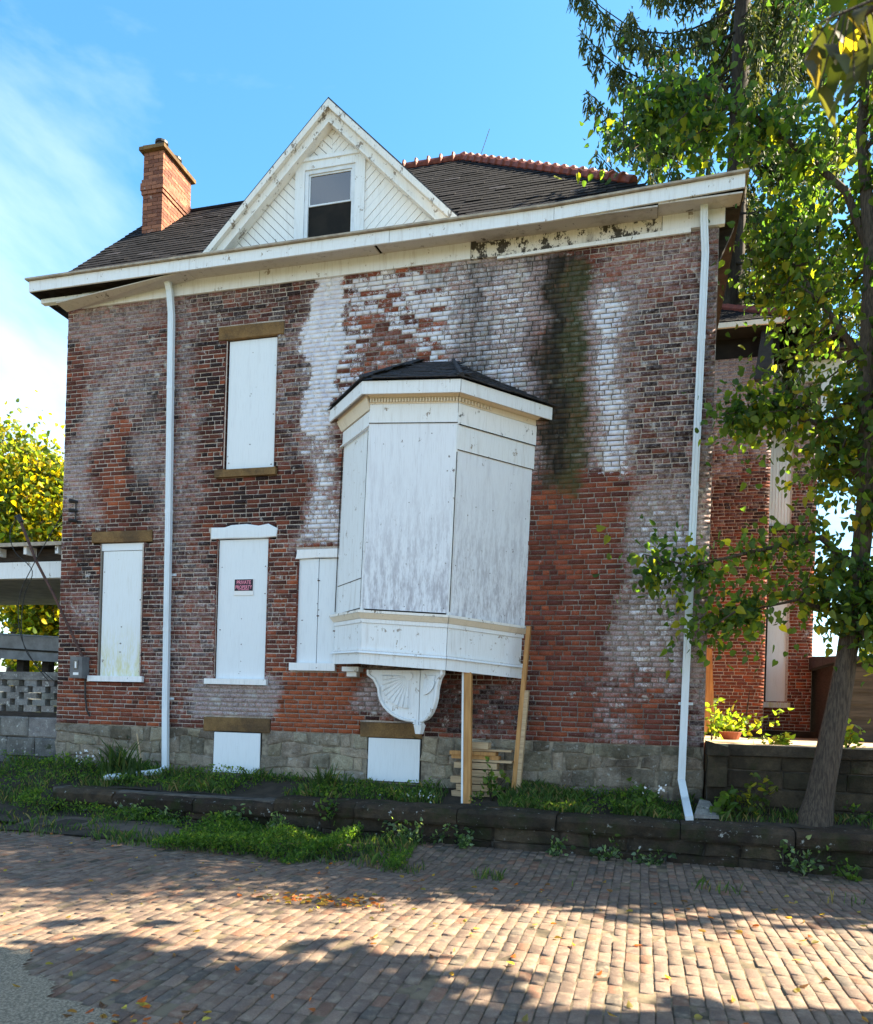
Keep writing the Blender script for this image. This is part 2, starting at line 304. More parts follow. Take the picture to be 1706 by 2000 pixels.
# ------------------------------------------------------------------ wear map of the facade, with shade under the bay painted in
# each entry: x0 x1 z0 z1 softness strength {what the wall looks like there}
PK = ('dark', 'orange', 'paint', 'haze', 'algae', 'soot_shade', 'mortar', 'vary')
BASE = (.48, .2, .16, .48, 0, .16, .8, .35)
WEAR = [
 (0, 2.8, 7.4, 8.0, .2, .85, dict(haze=.7, dark=.4, mortar=.55, orange=.35)),
 (.8, 1.35, 4.4, 6.2, .25, .8, dict(orange=.55, dark=.1, haze=.2)),
 (1.25, 1.8, 2.6, 6.9, .2, .85, dict(soot_shade=.8, dark=.85)),
 (0, .65, 3.3, 4.5, .25, .9, dict(soot_shade=.85, haze=.45)),
 (.2, .55, 4.6, 6.3, .14, .75, dict(haze=.85, paint=.2)),
 (0, 2.1, 1.2, 2.0, .2, .9, dict(orange=.55, dark=.05, haze=.2, mortar=.62)),
 (2.05, 2.6, 3.9, 7.3, .15, .8, dict(haze=.66, dark=.4, mortar=.55)),
 (1.75, 2.85, 1.4, 4.2, .2, .8, dict(haze=.55, dark=.55, mortar=.9)),
 (2.3, 4.15, 7.0, 8.0, .15, .85, dict(dark=.9, haze=.5, paint=.2, mortar=.75, soot_shade=.25, vary=.5)),
 (2.5, 2.9, 5.2, 7.1, .12, .8, dict(dark=.75, haze=.15, mortar=.9)),
 (2.6, 4.2, 4.3, 5.15, .2, .9, dict(dark=.85, orange=.3, haze=.2, mortar=.7, soot_shade=.1)),
 (3.72, 4.25, 5.1, 7.1, .12, .9, dict(paint=.40, haze=.6, vary=.8, dark=.7)),
 (3.66, 4.2, 1.3, 4.2, .12, .9, dict(orange=.45, dark=.3, haze=.38, paint=.14, vary=.5)),
 (4.18, 4.68, 5.7, 8.0, .17, 1.0, dict(paint=1.05, haze=.9, mortar=.75, vary=.12, dark=.2)),
 (4.15, 4.85, 4.0, 5.7, .15, .95, dict(paint=.66, haze=.85, mortar=.5, vary=.6, orange=.4, dark=.2)),
 (4.7, 6.45, 5.85, 8.0, .2, 1.0, dict(paint=.63, haze=.5, orange=.7, dark=.3, mortar=.42, vary=1.0)),
 (5.0, 5.9, 6.4, 7.2, .3, .6, dict(haze=.7, paint=.3, soot_shade=.15)),
 (6.3, 7.75, 5.0, 8.0, .2, 1.0, dict(haze=1.1, paint=.58, mortar=.16, dark=.4, vary=.4)),
 (6.45, 6.95, 5.9, 8.0, .16, .9, dict(soot_shade=.92)),
 (5.9, 8.6, 7.6, 8.0, .12, .8, dict(soot_shade=.8)),
 (7.15, 7.45, 6.0, 7.8, .14, .6, dict(soot_shade=.42, algae=.3)),
 (7.5, 8.4, 3.0, 7.0, .2, .7, dict(haze=.6, dark=.35, mortar=.12)),
 (7.45, 7.58, 5.4, 8.0, .09, .8, dict(soot_shade=.85, algae=.3)),
 (8.30, 8.42, 6.2, 8.0, .08, .7, dict(soot_shade=.8)),
 (7.05, 7.15, 6.4, 8.0, .07, .7, dict(soot_shade=.8)),
 (7.66, 8.22, 5.2, 8.0, .22, .75, dict(algae=.7, soot_shade=.8, mortar=0)),
 (7.62, 8.22, 4.3, 8.0, .24, 1.0, dict(algae=.95, soot_shade=1.02, mortar=.0, haze=.6, paint=.12)),
 (7.98, 8.2, 4.6, 7.9, .08, .8, dict(algae=1.25, soot_shade=.6)),
 (7.6, 8.15, 3.0, 4.6, .2, .85, dict(algae=.5, soot_shade=.72, mortar=.05)),
 (8.3, 8.9, 4.7, 7.4, .22, .95, dict(paint=.76, haze=1.0, mortar=.16, dark=.3, vary=.5, soot_shade=0)),
 (8.35, 9.9, 7.2, 8.0, .2, .9, dict(haze=.66, orange=.4, dark=.3, paint=.2, soot_shade=.15)),
 (8.8, 9.75, 4.3, 7.2, .2, .95, dict(dark=.8, mortar=.8, haze=.56, paint=.2, vary=.45)),
 (7.55, 8.75, 1.2, 4.7, .25, .95, dict(orange=.28, dark=-.1, haze=.12, paint=0, mortar=.3, soot_shade=.05)),
 (8.15, 8.62, 2.9, 4.9, .18, .9, dict(orange=.15, dark=-.15, haze=.04, mortar=.55, soot_shade=0)),
 (7.55, 8.1, 2.2, 4.4, .2, .6, dict(algae=.42, soot_shade=.3, mortar=.08)),
 (8.7, 9.75, 2.0, 4.5, .32, .95, dict(paint=.58, haze=1.05, mortar=.35, dark=.4, vary=.4)),
 (8.3, 9.5, 1.2, 2.3, .2, .85, dict(paint=.44, haze=.6, orange=.3, dark=0, mortar=.12, vary=1.0)),
 (9.0, 9.7, 1.2, 1.8, .12, .8, dict(paint=.1, haze=.25, orange=.1, dark=.05)),
 (3.8, 5.25, 1.2, 2.15, .14, 1.0, dict(orange=1.2, dark=-.1, haze=.16, paint=.05, mortar=.4, vary=.4, soot_shade=.05)),
 (4.1, 5.2, 1.55, 1.8, .08, .5, dict(haze=.7)),
 (5.1, 5.75, 1.45, 2.1, .12, .9, dict(paint=.52, haze=.9, mortar=.2)),
 (5.75, 7.55, 1.2, 2.2, .15, .95, dict(haze=.5, soot_shade=.42, dark=.5, mortar=.15)),  # shade under the bay put into the colour, over grey haze
 (2.55, 3.85, 1.4, 2.0, .08, .95, dict(haze=.90, mortar=.5, soot_shade=.1)),
 (9.72, 9.95, 1.2, 8.0, .05, .9, dict(haze=.7, dark=.6, paint=.1, mortar=.3)),
]
def wear_at(x, z, warp=True):
    x = np.asarray(x, float); z = np.asarray(z, float)
    xw = x + (vnoise(x * 2.3, z * 2.3, 1) - .5) * .34 + (vnoise(x * 6, z * 5, 2) - .5) * .12
    zw = z + (vnoise(x * 2.3, z * 2.3, 3) - .5) * .40 + (vnoise(x * 9, z * 9, 4) - .5) * .16
    P = np.tile(np.array(BASE, float), (len(x), 1))
    P[:, 3] += (vnoise(x * 1.6, z * 1.3, 5) - .5) * .75; P[:, 0] += (vnoise(x * 1.3, z * 1.6, 6) - .5) * .7; P[:, 5] += sstep(vnoise(x * 3, z * .7, 7), .62, .9) * .4
    for x0, x1, z0, z1, sft, st, d in WEAR:
        w = sstep(xw, x0 - sft, x0 + sft) * (1 - sstep(xw, x1 - sft, x1 + sft)) * sstep(zw, z0 - sft, z0 + sft) * (1 - sstep(zw, z1 - sft, z1 + sft)) * st
        for k, v in d.items():
            i = PK.index(k); P[:, i] = P[:, i] * (1 - w) + v * w
    return P
def wear_bounce_wing(x, z):                                   # the rear wing: pale and sooty on top, dark in the middle, lighter red below, partly painting in the sunlit bounce
    x = np.asarray(x, float); z = np.asarray(z, float); P = np.tile(np.array((.6, .2, .1, .46, .08, .15, .8, .4), float), (len(x), 1))
    zz = z + (vnoise(x * 4, z * 3, 21) - .5) * .8
    up = sstep(zz, 6.4, 7.4); P[:, 3] += up * .42; P[:, 4] += up * .25
    lo = 1 - sstep(zz, 4.0, 5.4); P[:, 0] -= lo * .6; P[:, 1] += lo * .2; P[:, 3] -= lo * .12
    ft = 1 - sstep(zz, 1.5, 2.1); P[:, 4] += ft * .35; P[:, 5] += ft * .35
    return P
def brick_cols(P, u, v):
    n = len(P); dk = np.clip(P[:, 0] + (u - .5) * 1.05, 0, 1)[:, None]; og = np.clip(P[:, 1] + (v - .5) * .95, 0, 1)[:, None]
    red = np.array((.21, .060, .042)); org = np.array((.42, .105, .040)); blk = np.array((.028, .014, .015))
    c = red * (1 - og) + org * og; c = c * (1 - dk) + blk * dk
    return c * (0.8 + .4 * np.abs(np.sin(u * 91 + v * 57)))[:, None]
MORT_L, MORT_D = np.array((.80, .69, .60)), np.array((.045, .038, .034))

def brick_wall(parent, x0, x1, z0, z1, y, wear, holes=(), course=.0677, blen=.212, n_single=300, depth=.06, cell=.06, seed=3):
    """mortar sheet set back behind individually laid bricks; the n_single bricks that show largest are objects of their own"""
    lr = np.random.default_rng(seed); B = []
    nz = int((z1 - z0) / course)
    for i in range(nz):
        za = z0 + i * course; zm = za + course / 2
        iv = [(x0, x1)]
        for h in holes:
            if h[2] < zm < h[3]:
                nx = []
                for a, b in iv:
                    if h[0] > a: nx.append((a, min(b, h[0])))
                    if h[1] < b: nx.append((max(a, h[1]), b))
                iv = [(a, b) for a, b in nx if b - a > .02]
        bl = blen / 2 if i % 7 == 5 else blen
        g = x0 - bl * (.5 if i % 2 else 0) + lr.uniform(-.02, .02)
        while g < x1:
            w = bl * lr.uniform(.94, 1.06) if lr.random() > .06 else bl * .55
            for a, b in iv:
                p, q = max(g, a), min(g + w, b)
                if q - p > .03: B.append((p + .006, q - .006, za + .006, za + course - .007))
            g += w
    B = np.array(B); n = len(B)
    xc = (B[:, 0] + B[:, 1]) / 2; zc = (B[:, 2] + B[:, 3]) / 2; u = lr.random(n); v = lr.random(n); q = lr.random(n) - .5
    Pc = wear(xc, zc); col = brick_cols(Pc, u, v)
    yo = np.clip(lr.normal(-.001, .003, n), -.009, .003)
    V = np.zeros((n, 8, 3)); k = 0
    for zi in (2, 3):
        for dy in (0, 1):
            for xi in (0, 1):
                V[:, k, 0] = B[:, xi]; V[:, k, 2] = B[:, zi]; V[:, k, 1] = y + (depth if dy else yo); k += 1
    V += lr.normal(0, .0022, V.shape) * np.array((1, .6, 1))
    P = wear(V[:, :, 0].ravel(), V[:, :, 2].ravel()).reshape(n, 8, -1)
    var = (Pc[:, 7] * q)[:, None]
    WE = np.stack([P[:, :, 2] + var * .3, P[:, :, 3] + var * .3, P[:, :, 4]], 2); DI = np.stack([P[:, :, 5] + (q * .15)[:, None]] * 3, 2); BC = np.repeat(col[:, None, :], 8, 1)
    F1 = np.array([(0, 1, 5, 4), (0, 2, 3, 1), (4, 5, 7, 6), (0, 4, 6, 2), (1, 3, 7, 5)])
    order = []
    for i in range(n):
        iv = in_view((xc[i], y, zc[i])); order.append(-1 if iv is None else (B[i, 1] - B[i, 0]) / iv[2])
    top = set(np.argsort(order)[::-1][:n_single].tolist())
    rest = np.array([i for i in range(n) if i not in top], int)
    for i in sorted(top):
        mesh_obj('brick', V[i], F1, 'weathered_brick', parent, dict(bcol=BC[i], wear=WE[i], dirt=DI[i]))
    f = (F1[None] + (np.arange(len(rest)) * 8)[:, None, None]).reshape(-1, 4)
    o = mesh_obj('bricks', V[rest].reshape(-1, 3), f, 'weathered_brick', parent, dict(bcol=BC[rest].reshape(-1, 3), wear=WE[rest].reshape(-1, 3), dirt=DI[rest].reshape(-1, 3))); o['kind'] = 'stuff'
    nx, nz = int((x1 - x0) / cell), int((z1 - z0) / cell); gx = np.linspace(x0, x1, nx + 1); gz = np.linspace(z0, z1, nz + 1)
    X, Z = np.meshgrid(gx, gz); mv = np.stack([X.ravel(), np.full(X.size, y + .0055), Z.ravel()], 1)
    I = np.arange(X.size).reshape(X.shape); q4 = np.stack([I[:-1, :-1], I[:-1, 1:], I[1:, 1:], I[1:, :-1]], 2).reshape(-1, 4)
    cx = mv[q4, 0].mean(1); cz = mv[q4, 2].mean(1); keep = np.ones(len(q4), bool)
    for h in holes: keep &= ~((cx > h[0] + .0) & (cx < h[1]) & (cz > h[2]) & (cz < h[3]))
    Pm = wear(mv[:, 0], mv[:, 2]); t = np.clip(Pm[:, 6], 0, 1)[:, None]
    o = mesh_obj('mortar', mv, q4[keep], 'weathered_brick', parent, dict(bcol=MORT_D * (1 - t) + MORT_L * t, wear=np.stack([Pm[:, 2] * (.45 + .5 * t[:, 0]), Pm[:, 3] * .45 * t[:, 0], Pm[:, 4]], 1), dirt=np.stack([Pm[:, 5]] * 3, 1)))
    return o

# ------------------------------------------------------------------ setting: ground, street, lot
def street_z(x, y):
    x = np.asarray(x, float); y = np.asarray(y, float)
    und = (vnoise(x * .42 + 3, y * .42, 31) - .5) * .10 + (vnoise(x * 1.1, y * 1.1 + 5, 32) - .5) * .035
    edge = sstep(y, -2.7, -1.3)
    return und * (1 - edge * .5) + edge * (.10 * (1 - np.clip(x, 0, 9) / 9) - .02) - .05 * sstep(y, -3.6, -2.6) * (1 - edge)
def lot_z(x, y):
    x = np.asarray(x, float); y = np.asarray(y, float)
    base = .40 + .20 * sstep(y, -.85, .0)
    bank = .06 + .56 * sstep(y, -2.0, -.1)
    k = sstep(x, .55, 1.05); base = base * k + bank * (1 - k)
    return base + (vnoise(x * 2.2, y * 2.2, 41) - .5) * .05
def sheet(name, mat, x0, x1, y0, y1, step, fz, kind='structure'):
    gx = np.arange(x0, x1 + step, step); gy = np.arange(y0, y1 + step, step); X, Y = np.meshgrid(gx, gy); v = np.stack([X.ravel(), Y.ravel(), fz(X.ravel(), Y.ravel())], 1)
    I = np.arange(X.size).reshape(X.shape); q = np.stack([I[:-1, :-1], I[:-1, 1:], I[1:, 1:], I[1:, :-1]], 2).reshape(-1, 4)
    o = mesh_obj(name, v, q, mat, None, None, True); o['kind'] = kind; return o
gb = MB(); S = 1500.0
gb.add([(-S, -S, -.35), (S, -S, -.35), (S, S, -.35), (-S, S, -.35)], [(0, 1, 2, 3)])
tag(gb.build('ground', 'ground_far'), kind='structure')
street = sheet('street', 'joint_sand', -14, 26, -16, -1.05, .12, lambda x, y: street_z(x, y) - .0065)
lot1 = sheet('yard', 'soil', -14, 10.0, -.96, .06, .10, lambda x, y: lot_z(x, y))
lot1b = sheet('yard_bank', 'soil', -14, 1.15, -2.1, -.98, .10, lambda x, y: .06 + .56 * sstep(y, -2.0, -.1) + (vnoise(x * 2.2, y * 2.2, 41) - .5) * .05 - .03 * sstep(x, .5, 1.0) - .004)
lot2 = sheet('side_yard', 'ground_far', -30, 0.0, .05, 40, 1.0, lambda x, y: .58 + 0 * x)
lot3 = sheet('tree_strip', 'soil', 10.0, 26, -1.0, -.2, .10, lambda x, y: .44 + .08 * sstep(y, -.9, -.3) + (vnoise(x * 2.2, y * 2.2, 41) - .5) * .04)
terr = MB(); terr.box(9.9, 26, -.12, 20, .2, 1.335); tag(terr.build('terrace', 'terrace_slab'), kind='structure')
bk = MB(); bk.box(-40, 60, 20.5, 120, -.3, .95); tag(bk.build('back_land', 'ground_far'), kind='structure')

# street pavers: rows run across the street (along y), joints staggered
lr = np.random.default_rng(5); PV = []
xx = 0.6
while xx < 13.4:
    w = .090 * lr.uniform(.94, 1.06); yy = -9.2 + lr.uniform(0, .2)
    while yy < -1.22:
        l = .178 * lr.uniform(.86, 1.14); PV.append((xx + .0038, xx + w - .0038, yy + .0038, yy + l - .0038)); yy += l
    xx += w
PV = np.array(PV); xc = PV[:, :2].mean(1); yc = PV[:, 2:].mean(1)
okv = np.array([in_view((a, b, 0), 160) is not None for a, b in zip(xc, yc)])
# gaps: the concrete patch in the lower left corner, the weedy verge and the flagstone path
def verge(x, y): return sstep(y, -2.55, -2.15) * (1 - sstep(x + (vnoise(x * 2, y * 2, 51) - .5) * 1.2, 5.6, 6.4)) > .5
def patch(x, y): return (y < -6.25 - .55 * (x - 5.2) + (vnoise(x * 4, y * 4, 52) - .5) * .25) & (x < 6.75)
okv &= ~verge(xc, yc) & ~(patch(xc, yc) & patch(xc + .3, yc + .3))
PV = PV[okv]; xc = xc[okv]; yc = yc[okv]; n = len(PV)
V = np.zeros((n, 12, 3)); tz = lr.normal(0, .0042, n)
for k, (xi, yi) in enumerate(((0, 2), (1, 2), (1, 3), (0, 3))):
    px, py = PV[:, xi], PV[:, yi]; z = street_z(px, py) + tz
    V[:, k] = np.stack([px, py, z - .05], 1); V[:, k + 4] = np.stack([px, py, z - .005], 1)
    V[:, k + 8] = np.stack([px + (.006 if xi == 0 else -.006), py + (.006 if yi == 2 else -.006), z], 1)
V += lr.normal(0, .0022, V.shape)
F1 = np.array([(8, 9, 10, 11)] + [(i, (i + 1) % 4, 4 + (i + 1) % 4, 4 + i) for i in range(4)] + [(4 + i, 4 + (i + 1) % 4, 8 + (i + 1) % 4, 8 + i) for i in range(4)])
t1 = lr.random(n)[:, None]; t2 = lr.random(n)[:, None]
pc = np.array((.355, .24, .175)) * (1 - t1) + np.array((.25, .175, .14)) * t1; pc = np.where(t2 > .9, np.array((.35, .185, .12)), pc); pc = np.where(t2 < .07, np.array((.18, .145, .12)), pc); pc = pc * lr.uniform(.50, .74, (n, 1))
near = []
for i in range(n):
    v_ = in_view((xc[i], yc[i], 0)); near.append(v_[2] if v_ else 99)
top = set(np.argsort(near)[:300].tolist())
for i in sorted(top): mesh_obj('paving_brick', V[i], F1, 'street_brick', street, dict(bcol=np.repeat(pc[i][None], 12, 0)))
rest = np.array([i for i in range(n) if i not in top])
o = mesh_obj('paving_bricks', V[rest].reshape(-1, 3), (F1[None] + (np.arange(len(rest)) * 12)[:, None, None]).reshape(-1, 4), 'street_brick', street, dict(bcol=np.repeat(pc[rest][:, None], 12, 1).reshape(-1, 3))); o['kind'] = 'stuff'
# concrete patch, flagstones
gx = np.arange(1.0, 7.2, .035); gy = np.arange(-10, -5.4, .035); X, Y = np.meshgrid(gx, gy); I = np.arange(X.size).reshape(X.shape)
q = np.stack([I[:-1, :-1], I[:-1, 1:], I[1:, 1:], I[1:, :-1]], 2).reshape(-1, 4); cxm = X.ravel()[q].mean(1); cym = Y.ravel()[q].mean(1)
o = mesh_obj('concrete_apron', np.stack([X.ravel(), Y.ravel(), street_z(X.ravel(), Y.ravel()) + .012], 1), q[patch(cxm + (vnoise(cxm * 14, cym * 14, 66) - .5) * .12, cym + (vnoise(cxm * 11, cym * 11, 67) - .5) * .1)], 'concrete_patch', None, None, True); o['kind'] = 'structure'
path = part('path'); path['kind'] = 'structure'
for cx_, cy_, sx, sy, a in ((2.75, -1.75, .55, .24, .12), (3.65, -1.95, .62, .3, .1), (4.55, -2.0, .5, .26, -.06), (1.7, -1.8, .5, .22, .16)):
    pts = [(-sx, -sy), (sx * .95, -sy * 1.05), (sx * 1.04, sy), (-sx * .93, sy * 1.04)]
    pp = [(cx_ + x * math.cos(a) - y * math.sin(a), cy_ + x * math.sin(a) + y * math.cos(a)) for x, y in pts]
    mb = MB(); mb.hexa([(x, y, float(street_z(x, y)) - .05) for x, y in pp], [(x, y, float(street_z(x, y)) + .022) for x, y in pp]); mb.build('flagstone', 'flagstone', path)
g1 = np.arange(-4, 6.6, .1); g2 = np.arange(-2.62, -1.15, .07); X, Y = np.meshgrid(g1, g2); I = np.arange(X.size).reshape(X.shape); q = np.stack([I[:-1, :-1], I[:-1, 1:], I[1:, 1:], I[1:, :-1]], 2).reshape(-1, 4)
cxm = X.ravel()[q].mean(1); cym = Y.ravel()[q].mean(1)
o = mesh_obj('verge', np.stack([X.ravel(), Y.ravel(), street_z(X.ravel(), Y.ravel()) + .004 + (vnoise(X.ravel() * 5, Y.ravel() * 5, 60)) * .02], 1), q[verge(cxm, cym)], 'soil', None, None, True); o['kind'] = 'structure'

# ------------------------------------------------------------------ stones
def stone(mb, outline, y, depth, bulge, c, inset=.86, tilt=0.0):
    """irregular stone: outline polygon in x-z, rim at y, chamfered and bulging towards -y"""
    n = len(outline); cx = sum(p[0] for p in outline) / n; cz = sum(p[1] for p in outline) / n
    vs = [(x, y + depth, z) for x, z in outline] + [(x, y, z) for x, z in outline]
    vs += [(cx + (x - cx) * inset, y - bulge * rnd.uniform(.6, 1.2), cz + (z - cz) * (inset - .04)) for x, z in outline]
    vs.append((cx + rnd.uniform(-.02, .02), y - bulge * rnd.uniform(.8, 1.5), cz))
    f = [(i, (i + 1) % n, n + (i + 1) % n, n + i) for i in range(n)] + [(n + i, n + (i + 1) % n, 2 * n + (i + 1) % n, 2 * n + i) for i in range(n)]
    f += [(2 * n + i, 2 * n + (i + 1) % n, 3 * n) for i in range(n)]
    mb.add(vs, f, c)
def block_outline(x0, x1, z0, z1, j=.008):
    pts = []
    for (ax, az), (bx, bz) in zip(((x0, z0), (x1, z0), (x1, z1), (x0, z1)), ((x1, z0), (x1, z1), (x0, z1), (x0, z0))):
        pts.append((ax, az)); pts.append(((ax + bx) / 2, (az + bz) / 2))
    return [(x + rnd.uniform(-j, j), z + rnd.uniform(-j, j)) for x, z in pts]
def tintv(lo=.75, hi=1.25):
    t = rnd.uniform(lo, hi); return (t * rnd.uniform(.95, 1.06), t, t * rnd.uniform(.93, 1.04))

# ------------------------------------------------------------------ the brick house
house = thing('brick_house', 'weathered two-storey red brick house with peeling white paint and boarded windows', 'house')
HW = 9.866; Z0, Z1 = 1.28, 7.93
OPEN = {  # board x0 x1 z0 z1
 'upper': (2.87, 3.71, 5.18, 7.15), 'left': (.75, 1.53, 2.05, 4.14), 'middle': (2.82, 3.66, 2.04, 4.15), 'beside_bay': (4.16, 4.79, 2.29, 3.82)}
holes = [(a, b, c, d) for a, b, c, d in OPEN.values()]
LINT = {'upper': (2.74, 3.82, 7.15, 7.35), 'left': (.58, 1.68, 4.15, 4.33), 'middle': (2.69, 3.80, 4.15, 4.34), 'beside_bay': (4.12, 4.80, 3.82, 3.96)}
SILL = {'upper': (2.76, 3.77, 5.07, 5.18), 'left': (.61, 1.60, 1.96, 2.05), 'middle': (2.69, 3.72, 1.955, 2.04), 'beside_bay': (4.08, 4.80, 2.18, 2.29)}
BL = [(2.68, 3.78, 1.25, 1.46), (5.2, 6.12, 1.25, 1.46)]
holes += list(LINT.values()) + [(a + .0, b, c, d) for a, b, c, d in SILL.values()] + BL
wall = part('facade_wall', house)
brick_wall(wall, 0, HW, Z0, Z1, 0.0, wear_at, holes)
wall['label'] = 'street facade of worn red brick with flaking white paint and a green stain'
mb = MB(); mb.box(.0, .02, .03, 6.5, Z0, 8.2); mb.box(HW - .02, HW, .03, 6.5, .5, 8.2); mb.box(.02, HW - .02, 6.4, 6.5, Z0, 8.2); mb.build('side_wall', 'side_brick', house)
mb = MB(); mb.box(.03, HW - .03, .14, .16, .5, 8.2); mb.build('inner_lining', 'dark_void', house)
for key, (a, b, c, d) in OPEN.items():
    w = part('window', house)
    m = MB(); t = .025
    m.box(a - t, a, .0045, .14, c, d); m.box(b, b + t, .0045, .14, c, d); m.build('reveal', 'side_brick', w)
    brd = {'upper': 'window_board', 'left': 'yellowed_board', 'middle': 'window_board', 'beside_bay': 'window_board'}[key]
    m = MB()
    if key == 'beside_bay':
        m.box(a, 4.468, .03, .05, c, d); m.build('board', brd, w); m = MB(); m.box(4.476, b, .036, .056, c, d); m.build('board', brd, w)
    elif key == 'left':
        m.box(a + .03, b, .03, .05, c, d - .12); m.build('board', brd, w); m = MB(); m.box(a, b, .02, .05, d - .112, d); m.build('board', 'window_board', w)
    else:
        m.box(a + (.04 if key == 'upper' else .015), b - .004, .03, .05, c + .004, d - .012); m.build('board', brd, w)
    for k_ in range(9):
        sx_ = rnd.choice((a + .07, b - .05, (a + b) / 2)); sz_ = rnd.uniform(c + .06, d - .2); m = MB(); m.tube([(sx_ + rnd.uniform(-.02, .02), .0305, sz_), (sx_ + rnd.uniform(-.02, .02), .026, sz_)], rnd.uniform(.005, .009), 6); m.build('nail_head', 'rust_pipe', w)
    a, b, c, d = LINT[key]; m = MB()
    if key == 'middle':                                   # lintel slopped over with white paint
        stone(m, [(a + .02, c), (a + .3, c + .004), (b - .25, c - .005), (b - .01, c + .008), (b + .01, d - .06), (b - .14, d + .012), (b - .3, d - .012), (b - .5, d + .02), (b - .75, d + .01), (a + .25, d - .02), (a + .02, d - .015)], -.012, .05, .006, (1, 1, 1), .96); m.build('lintel', 'window_board', w)
    elif key == 'beside_bay':
        stone(m, block_outline(a, b, c, d, .012), -.005, .05, .008, (1, 1, 1), .95); m.build('lintel', 'sill_paint', w)
    else:
        stone(m, block_outline(a, b, c, d, .006), -.012, .05, .01, (1, 1, 1), .96); m.build('lintel', 'brownstone', w)
    a, b, c, d = SILL[key]; m = MB(); m.box(a, b, -.06, .05, c, d, j=.003); m.build('sill', 'brownstone' if key == 'upper' else 'sill_paint', w)
# private property sign screwed to the middle board
sg = thing('warning_sign', 'small black and red PRIVATE PROPERTY sign on the boarded ground floor window', 'sign')
m = MB(); m.box(3.105, 3.43, .018, .026, 3.30, 3.545); m.build('sign_plate', 'sign_white', sg)
m = MB(); m.box(3.115, 3.42, .0155, .019, 3.365, 3.537); m.build('black_panel', 'sign_black', sg)
def text(body, x, z, size, mat, parent, y, sx=1.0):
    cu = bpy.data.curves.new('lettering', 'FONT'); cu.body = body; cu.size = size; cu.align_x = 'CENTER'; cu.extrude = .0012; cu.offset = size * .012
    ob = bpy.data.objects.new('lettering', cu); COL.objects.link(ob); dg = bpy.context.evaluated_depsgraph_get()
    me = bpy.data.meshes.new_from_object(ob.evaluated_get(dg)); bpy.data.objects.remove(ob); me.materials.clear(); me.materials.append(MATS[mat])
    o = bpy.data.objects.new('lettering', me); COL.objects.link(o); o.parent = parent; o.location = (x, y, z); o.rotation_euler = (R(90), 0, 0); o.scale = (sx, 1, 1); return o
text('PRIVATE', 3.2675, 3.465, .078, 'sign_red', sg, .0138, .82); text('PROPERTY', 3.2675, 3.395, .074, 'sign_red', sg, .0138, .78); text('NO TRESPASSING', 3.2675, 3.374, .024, 'sign_red', sg, .0138, .95)

# foundation of rubble stone with two boarded cellar openings
fnd = part('stone_foundation', house)
m = MB(); m.box(0, HW, .012, .14, .25, Z0); m.build('foundation_mortar', 'rubble_mortar', fnd)
CEL = [(2.85, 3.64, .62, 1.25), (5.32, 6.11, .62, 1.25)]
rows = [.38, .56, .74, .92, 1.09, 1.275]
def rl(i, x): return rows[i] + (float(vnoise(x * 1.7, i * 3.3, 71)) - .5) * (.17 if 0 < i < 5 else 0)
def rubble_outline(a, b, i):
    k = rnd.randint(2, 4); pts = []
    for q in range(k + 1): x = a + (b - a) * q / k; pts.append((x, rl(i, x) + .006))
    sk = rnd.uniform(-.05, .05)
    for q in range(k, -1, -1): x = a + (b - a) * q / k; pts.append((x + sk * .6, min(rl(i + 1, x) - .006, 1.268)))
    return [(min(max(x + rnd.uniform(-.024, .024), a - .03), b + .03), z + rnd.uniform(-.014, .014)) for x, z in pts]
for i in range(5):
    x = 0.0
    while x < HW - .02:
        w = rnd.uniform(.10, .46); x2 = min(x + w, HW)
        if HW - x2 < .12: x2 = HW
        za, zb = rows[i] + .012, rows[i + 1] - .012
        if not any(h[0] - .03 < (x + x2) / 2 < h[1] + .03 and h[2] - .08 < (za + zb) / 2 < h[3] for h in CEL):
            a, b = x + .007, x2 - .007
            for h in CEL:
                if zb > h[2] and a < h[0] < b: b = h[0] - .01
                if zb > h[2] and a < h[1] < b: a = h[1] + .01
            if b - a > .05:
                m = MB(); stone(m, rubble_outline(a, b, i), .002, .05, rnd.uniform(.006, .022), tintv(.5, 1.15) if x < 2.7 else tintv(.9, 1.35) if x < 7.4 else tintv(.5, .95), .84)
                m.build('stone', 'rubble_stone', fnd)
        x = x2
for h, l in zip(CEL, BL):
    w = part('cellar_window', house)
    m = MB(); m.box(h[0] + .012, h[1] - .01, -.012, .01, h[2] + .012, h[3] - .014, j=.003); m.build('board', 'window_board', w)
    m = MB(); m.box(h[0] - .01, h[1] + .01, .011, .0118, h[2], h[3]); m.build('opening', 'dark_void', w)
    m = MB(); stone(m, block_outline(l[0], l[1], l[2], l[3], .006), -.014, .05, .01, (.8, .8, .8), .96); m.build('lintel', 'brownstone', w)
m = MB(); m.box(5.25, 6.2, -.10, .02, .50, .60, j=.008); m.build('cellar_sill', 'dark_sandstone', house)

